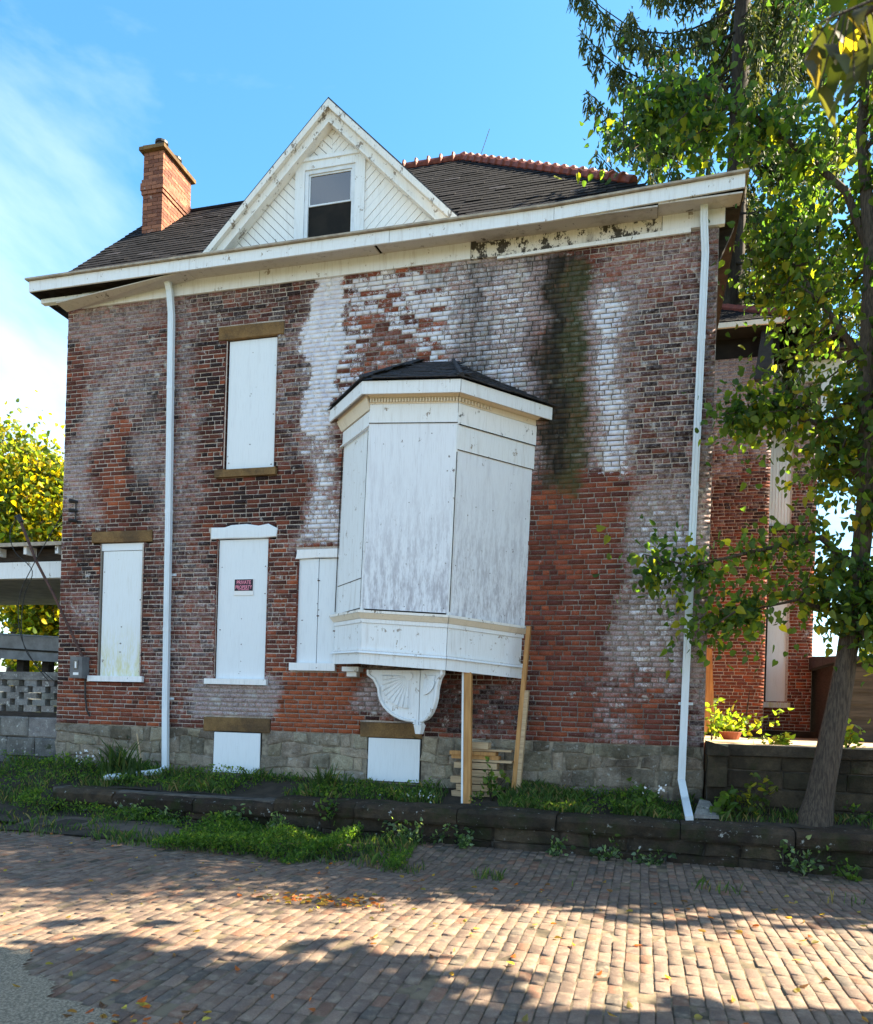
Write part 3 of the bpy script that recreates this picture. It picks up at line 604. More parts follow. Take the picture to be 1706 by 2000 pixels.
# cornice: frieze boards, soffit boards, fascia with metal lip
cor = part('cornice', house)
YF = -.38
for a, b, z0, z1, mt, dy in ((.28, 3.40, 7.905, 8.14, 'white_paint', 0), (3.406, 6.62, 7.905, 8.14, 'white_paint', .003), (6.626, 6.84, 7.895, 8.14, 'stained_frieze', .0), (6.846, 9.16, 7.89, 8.14, 'stained_frieze', -.004), (9.166, 9.93, 7.93, 8.16, 'white_paint', -.012)):
    m = MB(); m.box(a, b, -.034 + dy, .02, z0, z1); m.build('frieze_board', mt, cor)
m = MB(); m.add([(7.0, -.05, 7.845), (9.52, -.05, 7.875), (9.52, -.05, 7.945), (7.0, -.05, 7.875), (7.0, -.02, 7.845), (9.52, -.02, 7.875), (9.52, -.02, 7.945), (7.0, -.02, 7.875)], [(0, 1, 2, 3), (4, 7, 6, 5), (0, 4, 5, 1), (3, 2, 6, 7), (0, 3, 7, 4), (1, 5, 6, 2)]); m.build('trim_strip', 'sill_paint', cor)
for a, b, z, mt in ((2.25, 5.30, 8.075, 'soffit_board'), (5.34, 6.70, 8.082, 'soffit_board'), (6.705, 9.10, 8.058, 'stained_soffit'), (9.105, 10.1, 8.085, 'soffit_board')):
    m = MB(); m.add([(a, YF + .02, z), (b, YF + .02, z), (b, -.036, z + .05), (a, -.036, z + .05), (a, YF + .02, z + .02), (b, YF + .02, z + .02), (b, -.036, z + .07), (a, -.036, z + .07)], [(3, 2, 1, 0), (4, 5, 6, 7), (0, 1, 5, 4), (2, 3, 7, 6), (0, 4, 7, 3), (1, 2, 6, 5)]); m.build('soffit_plank', mt, cor)
m = MB(); m.add([(2.34, -.34, 8.07), (2.34, -.06, 8.11), (.02, -.05, 7.86), (-.02, -.25, 7.90), (2.34, -.34, 8.085), (2.34, -.06, 8.125), (.02, -.05, 7.875), (-.02, -.25, 7.915)], [(0, 1, 2, 3), (7, 6, 5, 4), (0, 4, 5, 1), (1, 5, 6, 2), (2, 6, 7, 3), (3, 7, 4, 0)]); o = m.build('fallen_soffit', 'soffit_board', cor); o['label'] = 'soffit plank sagging loose at the corner of the eave'
m = MB(); m.box(-.25, 2.3, -.02, .02, 8.0, 8.2); m.build('dark_cavity_back', 'dark_timber_shade', cor)  # dark backing that colours the open eave as a shaded cavity
m = MB(); m.box(-.36, .55, -.19, -.10, 7.965, 8.03); m.build('broken_bracket', 'white_paint', cor)
m = MB(); m.box(-.40, 10.1, YF + .02, .25, 8.20, 8.225); m.build('gutter_floor', 'dark_timber_shade', cor)
for a, b, dy in ((-.42, .42, 0), (.425, 5.55, -.004), (5.556, 7.80, 0), (7.806, 10.12, -.004)):
    za, zb = (8.055, 8.055) if b < 9 else (8.055, 8.14)
    m = MB(); m.add([(a, YF + dy, za), (b, YF + dy, zb), (b, YF + dy, zb + .165), (a, YF + dy, za + .165), (a, YF + .025, za), (b, YF + .025, zb), (b, YF + .025, zb + .165), (a, YF + .025, za + .165)], [(0, 1, 2, 3), (4, 7, 6, 5), (0, 4, 5, 1), (3, 2, 6, 7), (0, 3, 7, 4), (1, 5, 6, 2)]); m.build('fascia_board', 'white_paint', cor)
m = MB(); m.add([(-.46, YF - .05, 8.225), (7.8, YF - .05, 8.225), (10.16, YF - .05, 8.31), (10.16, .2, 8.335), (7.8, .2, 8.25), (-.46, .2, 8.25), (-.46, YF - .05, 8.25), (7.8, YF - .05, 8.25), (10.16, YF - .05, 8.335), (10.16, .2, 8.36), (7.8, .2, 8.275), (-.46, .2, 8.275)], [(0, 5, 4, 1), (1, 4, 3, 2), (6, 7, 10, 11), (7, 8, 9, 10), (0, 1, 7, 6), (1, 2, 8, 7), (2, 3, 9, 8), (5, 0, 6, 11)]); m.build('gutter_lip', 'fascia_lip', cor)
m = MB(); m.box(10.095, 10.12, YF + .025, 6.5, 8.13, 8.30); m.box(9.94, 10.09, -.03, 6.5, 8.10, 8.13); m.build('side_eave', 'dark_timber_shade', cor); m = MB(); m.box(-.42, -.395, YF + .026, .6, 8.05, 8.22); m.build('side_eave', 'dark_timber_shade', cor)  # side eaves coloured dark to stand for the shadow on them
m = MB(); m.extrude_xz([(9.87, 7.6), (10.08, 8.1), (9.87, 8.1)], .3, .4); m.build('eave_bracket', 'dark_timber_shade', cor)  # bracket darkened likewise for the shadow on the side eave

# main roofs: gabled on the left, hipped on the right
roof = part('roof', house); TP = 1.04
def rz(y): return 8.35 + (y + .1) * TP
m = MB(); m.add([(-.15, .05, rz(.05)), (6.0, .05, rz(.05)), (6.0, 2.36, rz(2.36)), (-.15, 2.36, rz(2.36)), (6, 4.7, rz(.05)), (-.15, 4.7, rz(.05))], [(0, 1, 2, 3), (3, 2, 4, 5), (0, 3, 5)])
A, B_ = (4.6, 2.93, rz(2.93)), (5.73, 2.93, rz(2.93))
m.add([(2.0, .06, rz(.06)), (9.35, .06, rz(.06)), B_, A, (9.35, 6.4, rz(.06)), (2.0, 6.4, rz(.06))], [(0, 1, 2, 3), (1, 4, 2), (4, 5, 3, 2), (5, 0, 3)]); m.build('roof_deck', 'dark_timber_shade', roof)
def slates(parent, inside, x0, x1, s0, s1, base, du, dv, w=.26, e=.15, mat='slate', n_single=10**6, seed=9, nm='slate'):
    """slates on the plane base + u*du + v*dv, u along the eave, v up the slope"""
    lr = np.random.default_rng(seed); base, du, dv = Vector(base), Vector(du).normalized(), Vector(dv).normalized(); nn = du.cross(dv).normalized(); out = []; r = 0
    v = s0
    while v < s1:
        u = x0 - (w / 2 if r % 2 else 0)
        while u < x1:
            if inside(max(u, x0) + w / 4, v + e / 2): out.append((u, v))
            u += w
        v += e; r += 1
    pr = []
    for i, (u, v) in enumerate(out):
        q = in_view(base + du * u + dv * v); pr.append(q[2] if q else 999)
    order = np.argsort(pr); single = set(order[:n_single].tolist()); rest = MB()
    for i, (u, v) in enumerate(out):
        l = e * 1.75; j = lr.normal(0, .004, 6); lift = .02; a, b = max(u, x0) + .004, u + w - .004; v0 = v + j[0]
        P = lambda uu, vv, h: base + du * uu + dv * vv + nn * h
        h0 = lift + abs(j[1]); h1 = .006
        vs = [P(a, v0 + j[2], h0 - .014), P(b, v0 + j[3], h0 - .014), P(b, v0 + l, h1 - .004), P(a, v0 + l, h1 - .004), P(a, v0 + j[2], h0), P(b, v0 + j[3], h0), P(b, v0 + l, h1), P(a, v0 + l, h1)]
        fs = [(4, 5, 6, 7), (0, 1, 5, 4), (0, 4, 7, 3), (1, 2, 6, 5)]; t = float(lr.uniform(.7, 1.2)); t = 2.4 if lr.random() < .025 else t
        if i in single: q = MB(); q.add(vs, fs, (t, t, t)); q.build(nm, mat, parent)
        else: rest.add(vs, fs, (t, t, t))
    if rest.v: o = rest.build(nm + 's', mat, parent); o['kind'] = 'stuff'
sl = math.hypot(1, TP)
def in_dormer(x, y): return abs(x - 4.455) < 2.1 - (rz(y) - 8.4) * 1.0
slates(roof, lambda u, v: (v / sl < 2.30 and u < 4.6 and not in_dormer(u - .15, .05 + v / sl)), 0, 6.2, 0, 3.6, (-.15, .05, rz(.05)), (1, 0, 0), (0, 1, TP), n_single=110, seed=12)
slates(roof, lambda u, v: (4.0 < u and u < 9.32 - (v / sl) * 3.62 / 2.87 and v / sl < 2.85 and not in_dormer(u, .06 + v / sl)), 4.0, 9.4, 0, 4.2, (0, .06, rz(.06)), (1, 0, 0), (0, 1, TP), n_single=185, seed=13)
for i in range(20):                                   # roll tiles down the hip, a few along the ridge
    t0, t1 = i / 24, (i + 1.12) / 24; P = lambda t: Vector(B_) + (Vector((9.35, .06, rz(.06))) - Vector(B_)) * t + Vector((0, 0, .02))
    m = MB(); m.tube([P(t0), P(t0 + .008), P(t0 + .012), P(t1)], [.105, .105, .075, .082], 8); m.build('ridge_tile', 'terracotta', roof)
for i in range(5):
    x = 4.62 + i * .23; m = MB(); m.tube([(x, 2.93, A[2] + .03), (x + .03, 2.93, A[2] + .03), (x + .05, 2.93, A[2] + .03), (x + .25, 2.93, A[2] + .03)], [.12, .12, .07, .07], 8); m.build('ridge_tile', 'terracotta', roof)
m = MB(); m.tube([(-.15, 2.36, rz(2.36) + .02), (5, 2.36, rz(2.36) + .02)], .045, 6); m.build('ridge_cap', 'slate', roof)
m = MB(); m.tube([(6.05, 2.9, 11.5), (6.2, 2.9, 11.95)], .006, 4); m.build('lightning_rod', 'black_metal', roof)

# gabled dormer with diagonal boarding
dor = part('dormer', house); AX, AZ_ = 4.455, 10.41; YG = .1
m = MB(); m.extrude_xz([(AX, AZ_ - .12), (AX - 2.2, 8.3), (AX + 2.2, 8.3)], YG + .02, YG + .06); m.build('gable_backing', 'dark_void', dor)
def clip(poly, nx, nz, d):
    out = []
    for i in range(len(poly)):
        p, q = poly[i], poly[(i + 1) % len(poly)]; a, b = p[0] * nx + p[1] * nz - d, q[0] * nx + q[1] * nz - d
        if a <= 0: out.append(p)
        if a * b < 0: t = a / (a - b); out.append((p[0] + (q[0] - p[0]) * t, p[1] + (q[1] - p[1]) * t))
    return out
CX0, CX1, CZ1 = 3.89, 4.99, 9.74
s2 = math.sqrt(.5)
for reg, (nx, nz) in (([(AX - 2.15, 8.32), (CX0, 8.32), (CX0, AZ_ - .12 - (AX - CX0))], (s2, s2)), ([(CX1, 8.32), (AX + 2.15, 8.32), (CX1, AZ_ - .12 - (CX1 - AX))], (-s2, s2)),
                      ([(CX0, CZ1), (AX, CZ1), (AX, AZ_ - .14), (CX0, AZ_ - .14 - (AX - CX0))], (s2, s2)), ([(AX, CZ1), (CX1, CZ1), (CX1, AZ_ - .14 - (CX1 - AX)), (AX, AZ_ - .14)], (-s2, s2))):
    ds = [p[0] * nx + p[1] * nz for p in reg]; d = min(ds)
    while d < max(ds):
        p = clip(clip(reg, nx, nz, d + .098), -nx, -nz, -(d + .004))
        if len(p) >= 3:
            m = MB(); y0 = YG + rnd.uniform(-.004, .004); m.extrude_xz(p, y0, YG + .018); m.build('board', 'gable_board', dor)
        d += .102
for sgn in (-1, 1):                                   # raking boards: outer crown, inner frieze
    def rk(o0, o1, y0, y1, nm, mt, cut=8.28):
        a, b = o0 * 1.414, o1 * 1.414
        m = MB(); m.extrude_xz([(AX, AZ_ - a), (AX + sgn * (AZ_ - a - cut), cut), (AX + sgn * (AZ_ - b - cut), cut), (AX, AZ_ - b)], y0, y1); m.build(nm, mt, dor)
    rk(-.03, .05, -.10, .09, 'rake_crown', 'peeling_rake'); rk(.053, .15, -.035, .09, 'rake_board', 'peeling_rake'); rk(.153, .18, -.05, .09, 'rake_bead', 'peeling_rake')
    rk(-.052, -.032, -.09, 2.6, 'dormer_roof', 'asphalt_shingle')
w = part('window', dor); Y = YG
def frame(x0, x1, z0, z1, t, y0, y1, nm, mt, par, tb=None):
    m = MB(); tb = t if tb is None else tb
    m.box(x0, x0 + t, y0, y1, z0, z1); m.box(x1 - t, x1, y0, y1, z0, z1); m.box(x0 + t, x1 - t, y0, y1, z1 - t, z1)
    if tb: m.box(x0 + t, x1 - t, y0, y1, z0, z0 + tb)
    return m.build(nm, mt, par)
frame(CX0, CX1, 8.35, CZ1, .15, Y - .03, Y + .02, 'casing', 'white_paint', w, 0)
m = MB(); m.box(CX0 - .02, CX1 + .02, Y - .05, Y - .031, CZ1 - .03, CZ1 + .025); m.build('casing_cap', 'white_paint', w)
frame(CX0 + .152, CX1 - .152, 8.36, CZ1 - .152, .055, Y - .012, Y + .025, 'jamb', 'aluminium_trim', w, 0)
frame(CX0 + .21, CX1 - .21, 9.06, CZ1 - .21, .022, Y + .006, Y + .03, 'upper_sash', 'aluminium_trim', w)
m = MB(); m.box(CX0 + .235, CX1 - .235, Y + .018, Y + .022, 9.085, CZ1 - .235); m.build('pane', 'window_glass', w)
frame(CX0 + .21, CX1 - .21, 8.38, 9.055, .03, Y + .03, Y + .05, 'lower_sash', 'grey_metal_paint', w)
m = MB(); m.box(CX0 + .24, CX1 - .24, Y + .04, Y + .044, 8.41, 9.02); m.build('pane', 'window_glass', w)

# chimney: bricks round a core, corbelled band, stone cap and two pots
chm = part('chimney', house); bx0, bx1, by0, by1 = .20, .60, 1.5, 2.36
m = MB(); m.box(bx0 + .012, bx1 - .012, by0 + .012, by1 - .012, 9.4, 11.46); m.build('core', 'old_mortar', chm)
def chim_brick(x0, x1, y0, y1, z0, z1):
    u = rnd.random(); c = np.array((.44, .185, .11)) * (1 - u) + np.array((.20, .08, .055)) * u
    m = MB(); m.box(x0, x1, y0, y1, z0, z1, j=.002); o = mesh_obj('brick', m.v, m.f, 'weathered_brick', chm, dict(bcol=[c] * 8, wear=[(.08, .30, 0)] * 8, dirt=[(.22, 0, 0)] * 8)); return o
for i in range(27):
    z = 9.62 + i * .069; g = .035 if 17 <= i <= 18 else (.02 if i in (16, 19) else 0)
    zb = z + .061
    if i % 2:
        xs = [(bx0 - g, bx0 + .196), (bx0 + .204, bx1 + g)]
    else: xs = [(bx0 - g, bx0 + .096), (bx0 + .104, bx0 + .296), (bx0 + .304, bx1 + g)]
    for a, b in xs: chim_brick(a, b, by0 - g, by0 + .05, z, zb)
    y = by0 + .058 - (.10 if i % 2 else 0)
    while y < by1:
        a, b = max(y, by0 + .054), min(y + .197, by1 + g)
        if b - a > .03: chim_brick(bx1 - .05, bx1 + g, a, b, z, zb)
        y += .205
m = MB(); m.box(bx0 - .06, bx1 + .06, by0 - .07, by1 + .07, 11.49, 11.55, j=.006); m.box(bx0 - .02, bx1 + .02, by0 - .02, by1 + .02, 11.552, 11.60, j=.006); m.build('cap', 'brownstone', chm)
for yy in (1.72, 2.14): m = MB(); m.tube([(.4, yy, 11.58), (.4, yy, 11.76), (.4, yy, 11.761), (.4, yy, 11.80)], [.10, .095, .115, .115], 12); m.build('pot', 'black_metal', chm)

# ------------------------------------------------------------------ sagging bay window
bay = part('bay_window', house); bay['label'] = 'sagging white boarded bay window with a slate cap and fan-carved corbel'
BX = (4.775, 5.49, 6.68, 7.54); BP = .80
def bshift(x, z): return x + (z - 4.2) * .018, z - (x - 6.15) * .06
def plan(o):                                          # outline of the bay offset outwards by o, at the wall, two corners, at the wall
    n1 = Vector((-BP, -(BX[1] - BX[0]))).normalized(); n2 = Vector((BP, -(BX[3] - BX[2]))).normalized()
    yf = -(BP + o)
    def xl(y): return BX[0] + (-(y) * (BX[1] - BX[0]) / BP) + o / n1.x * 1.0
    def xr(y): return BX[3] - (-(y) * (BX[3] - BX[2]) / BP) + o / n2.x
    return [(xl(0), 0), (xl(yf), yf), (xr(yf), yf), (xr(0), 0)]
def band(o0, z0, z1, nm, mat, sides=(0, 1, 2), o1=None, th=.03, gap=.003):
    """one strip round the bay; o0/o1: offset at bottom and top"""
    o1 = o0 if o1 is None else o1; a, b, ai, bi = plan(o0), plan(o1), plan(o0 - th), plan(o1 - th)
    for s in sides:
        def ln(P, t, s=s): return (P[s][0] + (P[s + 1][0] - P[s][0]) * t, P[s][1] + (P[s + 1][1] - P[s][1]) * t)
        t0, t1 = (0, .997) if s < 2 else (0.003, 1)
        def pt(P, t, z): x, y = ln(P, t); x, z = bshift(x, z); return (x, y - .002, z)
        m = MB(); m.hexa([pt(a, t0, z0), pt(a, t1, z0), pt(ai, t1, z0), pt(ai, t0, z0)], [pt(b, t0, z1), pt(b, t1, z1), pt(bi, t1, z1), pt(bi, t0, z1)]); m.build(nm, mat, bay)
m = MB(); P = plan(-.06); m.hexa([(*(bshift(x, 2.24)[:1]), y, bshift(x, 2.24)[1]) for x, y in P], [(*(bshift(x, 5.75)[:1]), y, bshift(x, 5.75)[1]) for x, y in P]); m.build('bay_core', 'dark_timber_shade', bay)
band(.0, 2.20, 2.345, 'base_board', 'white_paint'); band(.035, 2.345, 2.375, 'base_moulding', 'white_paint', o1=.015); band(.012, 2.378, 2.40, 'base_moulding', 'white_paint')
band(-.015, 2.402, 2.745, 'apron_panel', 'white_paint')
band(.0, 2.747, 2.80, 'apron_band', 'white_paint'); band(.01, 2.802, 2.87, 'sill_moulding', 'cream_moulding', o1=.055); band(.06, 2.872, 2.905, 'sill_moulding', 'peeling_rake')
# plywood boards, one per face; corner posts between them
band(-.02, 2.91, 5.36, 'left_board', 'white_paint', (0,), th=.025)
band(.012, 2.93, 5.37, 'front_board', 'bay_board', (1,), th=.03); band(.004, 2.88, 5.03, 'right_board', 'bay_board', (2,), th=.03)
for k in (1, 2):
    x, y = plan(-.014)[k]; m = MB(); p0 = bshift(x, 2.9); p1 = bshift(x, 5.5); m.tube([(p0[0], y, p0[1]), (p1[0], y, p1[1])], .03, 8); m.build('corner_post', 'white_paint', bay)
for x, y, z0, z1 in ((5.45, -.745, 2.96, 5.3), (6.692, -.806, 2.95, 5.0), (4.785, -.012, 2.95, 5.3)):
    p0 = bshift(x, z0); p1 = bshift(x, z1); m = MB(); m.tube([(p0[0], y, p0[1]), (p1[0], y, p1[1])], .007, 5); m.build('seam', 'dark_void', bay)
for s_, t0, t1, zz, oo in ((0, .02, .92, 3.32, -.018), (0, .02, .95, 2.915, -.012), (1, .0, 1.0, 5.372, .018), (2, .02, 1, 5.032, .014), (2, .02, 1, 5.35, .034)):
    P = plan(oo); m = MB(); q = []
    for t in (t0, t1): x = P[s_][0] + (P[s_ + 1][0] - P[s_][0]) * t; y = P[s_][1] + (P[s_ + 1][1] - P[s_][1]) * t; x, z = bshift(x, zz); q.append((x, y - .003, z + (.03 * t if s_ == 0 else 0)))
    m.tube(q, .0055, 5); m.build('seam', 'dark_void', bay)
for t in (.06, .28, .5, .72, .94):                       # screw heads in the plywood
    for zz in (3.0, 3.55, 4.35, 5.25):
        for s_, oo in ((1, .014), (2, .006)):
            if (zz > 5 and s_ == 2) or rnd.random() < .5: continue
            P = plan(oo); x = P[s_][0] + (P[s_ + 1][0] - P[s_][0]) * t; y = P[s_][1] + (P[s_ + 1][1] - P[s_][1]) * t; x, z = bshift(x, zz + rnd.uniform(-.02, .02)); m = MB(); m.tube([(x, y, z), (x, y - .004, z)], .007, 7); m.build('screw_head', 'grey_metal_paint', bay)
band(.02, 5.035, 5.345, 'right_frieze', 'white_paint', (2,), th=.03)
band(.015, 5.375, 5.62, 'frieze_panel', 'white_paint', (1,)); band(.0, 5.36, 5.55, 'frieze_panel', 'white_paint', (0,)); band(.03, 5.33, 5.35, 'frieze_bead', 'white_paint', (0,)); band(.028, 5.352, 5.614, 'frieze_panel', 'sill_paint', (2,))
band(.02, 5.622, 5.70, 'dentil_band', 'cream_moulding', (1, 2), th=.02); band(.02, 5.56, 5.70, 'dentil_band', 'cream_moulding', (0,), th=.03, o1=.08)
band(.03, 5.702, 5.745, 'bed_moulding', 'cream_moulding', o1=.07)
P = plan(.021); 
for s, n_ in ((1, 30), (2, 11)):
    for i in range(n_):
        t = (i + .5) / (30 if s == 1 else 26); x = P[s][0] + (P[s + 1][0] - P[s][0]) * t; y = P[s][1] + (P[s + 1][1] - P[s][1]) * t; x, z = bshift(x, 5.645)
        m = MB(); m.box(x - .011, x + .011, y - .03, y + .004, z - .005, z + .045); m.build('dentil', 'cream_moulding', bay)
# eave: soffit, fascia, slated cap
EO = .165; a, b = plan(.05), plan(EO); m = MB()
m.add([(*bshift(x, 5.75)[:1], y, bshift(x, 5.75)[1]) for x, y in a] + [(*bshift(x, 5.72)[:1], y, bshift(x, 5.72)[1]) for x, y in b], [(0, 1, 5, 4), (1, 2, 6, 5), (2, 3, 7, 6)]); m.build('bay_soffit', 'soffit_board', bay)
band(EO, 5.70, 5.865, 'bay_fascia', 'white_paint', th=.02)
m = MB(); EP = [(x, y, 5.875) for x, y in plan(EO + .03)]; EP = [(bshift(x, z)[0], y, bshift(x, z)[1]) for x, y, z in EP]
RA, RB = (5.92, -.015, 6.53), (6.42, -.015, 6.49)
m.add(EP + [RA, RB, (EP[0][0], -.015, EP[0][2]), (EP[3][0], -.015, EP[3][2])], [(0, 1, 4), (1, 2, 5, 4), (2, 3, 5), (3, 7, 5), (7, 6, 4, 5), (6, 0, 4)]); m.build('cap_deck', 'asphalt_shingle', bay)
def tri_slates(p0, p1, q0, q1, seed, w=.2, e=.115):
    p0, p1, q0, q1 = map(Vector, (p0, p1, q0, q1)); du = (p1 - p0).normalized(); mid = q0 - p0; dv = (mid - du * mid.dot(du)).normalized(); Lp = (p1 - p0).length; h = mid.dot(dv); u0 = (q0 - p0).dot(du); u1 = (q1 - p0).dot(du)
    ins = lambda u, v: v < h - .02 and u0 * v / h - .02 < u < Lp + (u1 - Lp) * v / h + .02
    slates(bay, ins, -.05, Lp, 0.0, h, p0, du, dv, w, e, 'asphalt_shingle', seed=seed)
tri_slates(EP[0], EP[1], RA, RA, 21); tri_slates(EP[1], EP[2], RA, RB, 22); tri_slates(EP[2], EP[3], RB, RB, 23)
for p, q in ((EP[1], RA), (EP[2], RB)): m = MB(); m.tube([Vector(p) + Vector((0, 0, .03)), Vector(q) + Vector((0, 0, .03))], .035, 5); m.build('cap_hip', 'asphalt_shingle', bay)
# carved corbel under the front corner: two quarter-fan cheeks meeting at an arris
crb = part('corbel', house); crb['label'] = 'white carved corbel with radiating fan flutes under the bay window'
def cheek(o, ex, reach, nm):
    """quarter-fan cheek: o arris foot, ex horizontal direction outwards, reach at the top"""
    o = Vector(o); ex = Vector(ex).normalized(); nrm = ex.cross(Vector((0, 0, 1))).normalized()
    if nrm.y > 0: nrm = -nrm
    H = .78; prof = [(0, .78), (reach, .78), (reach, .72), (reach * .88, .66), (reach * .80, .56)]
    for i in range(9):
        t = i / 8; prof.append((reach * (.76 * math.cos(t * math.pi / 2 * .96) + .02), .52 - .42 * math.sin(t * math.pi / 2)))
    prof += [(.06, .06), (.045, 0), (0, 0)]
    m = MB(); P = lambda a, z, h: o + ex * a + Vector((0, 0, z)) + nrm * h
    m.hexa([P(a, z, -.05) for a, z in prof], [P(a, z, 0) for a, z in prof]); m.build(nm, 'white_paint', crb)
    m = MB(); edge = prof[1:-2]; m.tube([P(a, z, .012) for a, z in edge], .022, 6); m.build('edge_moulding', 'white_paint', crb)
    fc = (reach * .20, .70)
    for i in range(9):
        an = R(-4 - i * 10.2); r1 = reach * .52 if i < 8 else .42; r0 = .05
        r1 = min(.50, reach * .56) * (1 if i > 1 else .9)
        ca, sa = math.cos(an), math.sin(an); p0 = (fc[0] + ca * r0, fc[1] + sa * r0); p1 = (fc[0] + ca * r1, fc[1] + sa * r1)
        m = MB(); m.tube([P(*p0, .0), P(p0[0] * .5 + p1[0] * .5, p0[1] * .5 + p1[1] * .5, .004), P(*p1, .0)], [.008, .026, .036 * reach / .7 + .008], 6); m.build('fan_flute', 'white_paint', crb)
    m = MB(); m.tube([P(fc[0], fc[1], -.02), P(fc[0], fc[1], .02)], .05 * reach / .7, 10); m.build('fan_boss', 'white_paint', crb)
cheek((6.21, -.50, 1.40), (-.80, .08, 0), .76, 'left_cheek'); cheek((6.22, -.50, 1.40), (.62, -.42, 0), .44, 'right_cheek')
m = MB(); m.hexa([(6.18, -.53, 1.33), (6.25, -.54, 1.33), (6.27, -.46, 1.33), (6.18, -.45, 1.33)], [(6.16, -.555, 1.45), (6.27, -.56, 1.45), (6.30, -.45, 1.45), (6.15, -.44, 1.45)]); m.build('drop', 'white_paint', crb)
m = MB(); m.box(4.97, 5.22, -.2, .02, 2.17, 2.235); m.box(5.02, 5.17, -.14, .02, 2.10, 2.168); m.build('small_bracket', 'white_paint', crb)

# downspouts
def spout(pts, lab, straps, w=(.045, .032)):
    d = part('downspout', house); d['label'] = lab
    m = MB(); m.tube(pts, 0, rect=w); m.build('pipe', 'downspout_white', d)
    for off in (-.02, .02):
        m = MB(); q = [Vector(p) + Vector((off, -w[1] - .001, 0)) for p in pts if Vector(p).z > .9]; m.tube(q, .006, 4); m.build('rib', 'downspout_white', d)
    for x, z in straps:
        m = MB(); m.box(x - .09, x + .09, -.012, .0, z - .018, z + .018); m.build('strap', 'downspout_white', d)
    zs_ = [p for p in pts if p[2] > 1]
    for z in (2.75, 4.55, 6.45):
        k = max(i for i in range(len(pts) - 1) if pts[i][2] >= z); t = (pts[k][2] - z) / (pts[k][2] - pts[k + 1][2]); x = pts[k][0] + (pts[k + 1][0] - pts[k][0]) * t
        m = MB(); m.box(x - .049, x + .049, -.121, -.049, z, z + .05); m.build('coupling', 'downspout_white', d)
spout([(1.93, -.20, 8.12), (1.94, -.12, 7.95), (1.96, -.085, 7.6), (2.02, -.085, 4.4), (2.03, -.085, 3.7), (2.06, -.085, 1.6), (2.09, -.085, .62)], 'pale downspout pipe on the facade beside the left upper window', [(2.035, 3.62), (2.06, 1.72)])
spout([(9.66, -.20, 8.22), (9.67, -.13, 7.95), (9.70, -.085, 7.55), (9.66, -.085, 5), (9.62, -.085, 2.4), (9.60, -.085, .86), (9.64, -.30, .64), (9.66, -.95, .47)], 'pale downspout pipe near the corner of the facade by the tree', [(9.63, 1.83)])
m = MB(); m.tube([(2.09, -.10, .66), (2.05, -.2, .60), (1.8, -.45, .57), (1.55, -.78, .53)], [.05, .05, .045, .045], 8); o = m.build('drain_pipe', 'downspout_white'); tag(o, 'white plastic drain pipe lying among iris leaves under the left downspout', 'pipe')
m = MB(); m.hexa([(9.72, -.85, .47), (10.0, -.8, .47), (9.95, -.45, .49), (9.78, -.45, .49)], [(9.72, -.85, .52), (10.0, -.8, .50), (9.92, -.45, .64), (9.8, -.45, .66)]); tag(m.build('splash_block', 'concrete_block'), 'grey concrete splash block at the foot of the right downspout', 'block')

# electric meter box, conduit, cable and insulators
mtr = thing('meter_box', 'grey electric meter box on the brick wall beside the left ground floor window', 'meter box')
m = MB(); m.box(.36, .60, -.15, -.004, 2.0, 2.34); m.build('box_body', 'grey_metal_paint', mtr); m = MB(); m.box(.37, .59, -.158, -.151, 2.01, 2.33); m.build('cover', 'grey_metal_paint', mtr)
m = MB(); m.box(.44, .52, -.168, -.159, 2.14, 2.28); m.build('dial_window', 'dark_glass', mtr); m = MB(); m.box(.465, .495, -.171, -.169, 2.16, 2.26); m.build('dial', 'sign_white', mtr); m = MB(); m.box(.43, .53, -.161, -.159, 2.05, 2.09); m.build('label_plate', 'sign_white', mtr)
m = MB(); m.tube([(.55, -.03, 2.0), (.56, -.03, 1.7), (.60, -.03, 1.5), (.65, -.02, 1.40)], .014, 6); m.build('conduit', 'black_metal', mtr)
svc = thing('service_mast', 'dark slanting service pipe rising from the meter box past the porch roof', 'pipe')
m = MB(); m.tube([(.52, -.06, 2.33), (.0, -.12, 3.3), (-.34, -.15, 3.86), (-.60, -.18, 4.42), (-.66, -.18, 4.56)], .022, 8); m.build('mast_pipe', 'rust_pipe', svc)
m = MB(); m.tube([(-.62, -.18, 4.48), (-.68, -.19, 4.58), (-.72, -.2, 4.55)], [.04, .045, .03], 8); m.build('weather_head', 'black_metal', svc)
for lab, pts in (('thin black cable looping from the service pipe head down past the porch', [(-.70, -.2, 4.55), (-.82, -.2, 4.3), (-.72, -.18, 4.0), (-.40, -.16, 3.7), (-.55, -.15, 3.3), (-.6, -.14, 2.8), (-.5, -.12, 2.4), (-.2, -.08, 2.1), (-.02, -.05, 1.95)]),
                 ('thin pale cable crossing from the house corner to the service pipe', [(.02, -.03, 4.62), (-.2, -.12, 4.15), (-.36, -.17, 3.82), (-.62, -.17, 3.3), (-.60, -.16, 2.7), (-.36, -.12, 2.25), (-.1, -.08, 1.95)])):
    m = MB(); 
    P = [Vector(p) for p in pts]; fine = []
    for i in range(len(P) - 1):
        a, b, c, d = P[max(i - 1, 0)], P[i], P[i + 1], P[min(i + 2, len(P) - 1)]
        for k in range(5): t = k / 5; fine.append(.5 * ((2 * b) + (c - a) * t + (2 * a - 5 * b + 4 * c - d) * t * t + (3 * b - a - 3 * c + d) * t ** 3))
    m.tube(fine + [P[-1]], .007, 5); tag(m.build('cable', 'cable_black'), lab, 'cable')
rack = thing('insulator_rack', 'black iron bracket with three insulators on the brick corner above the porch', 'bracket')
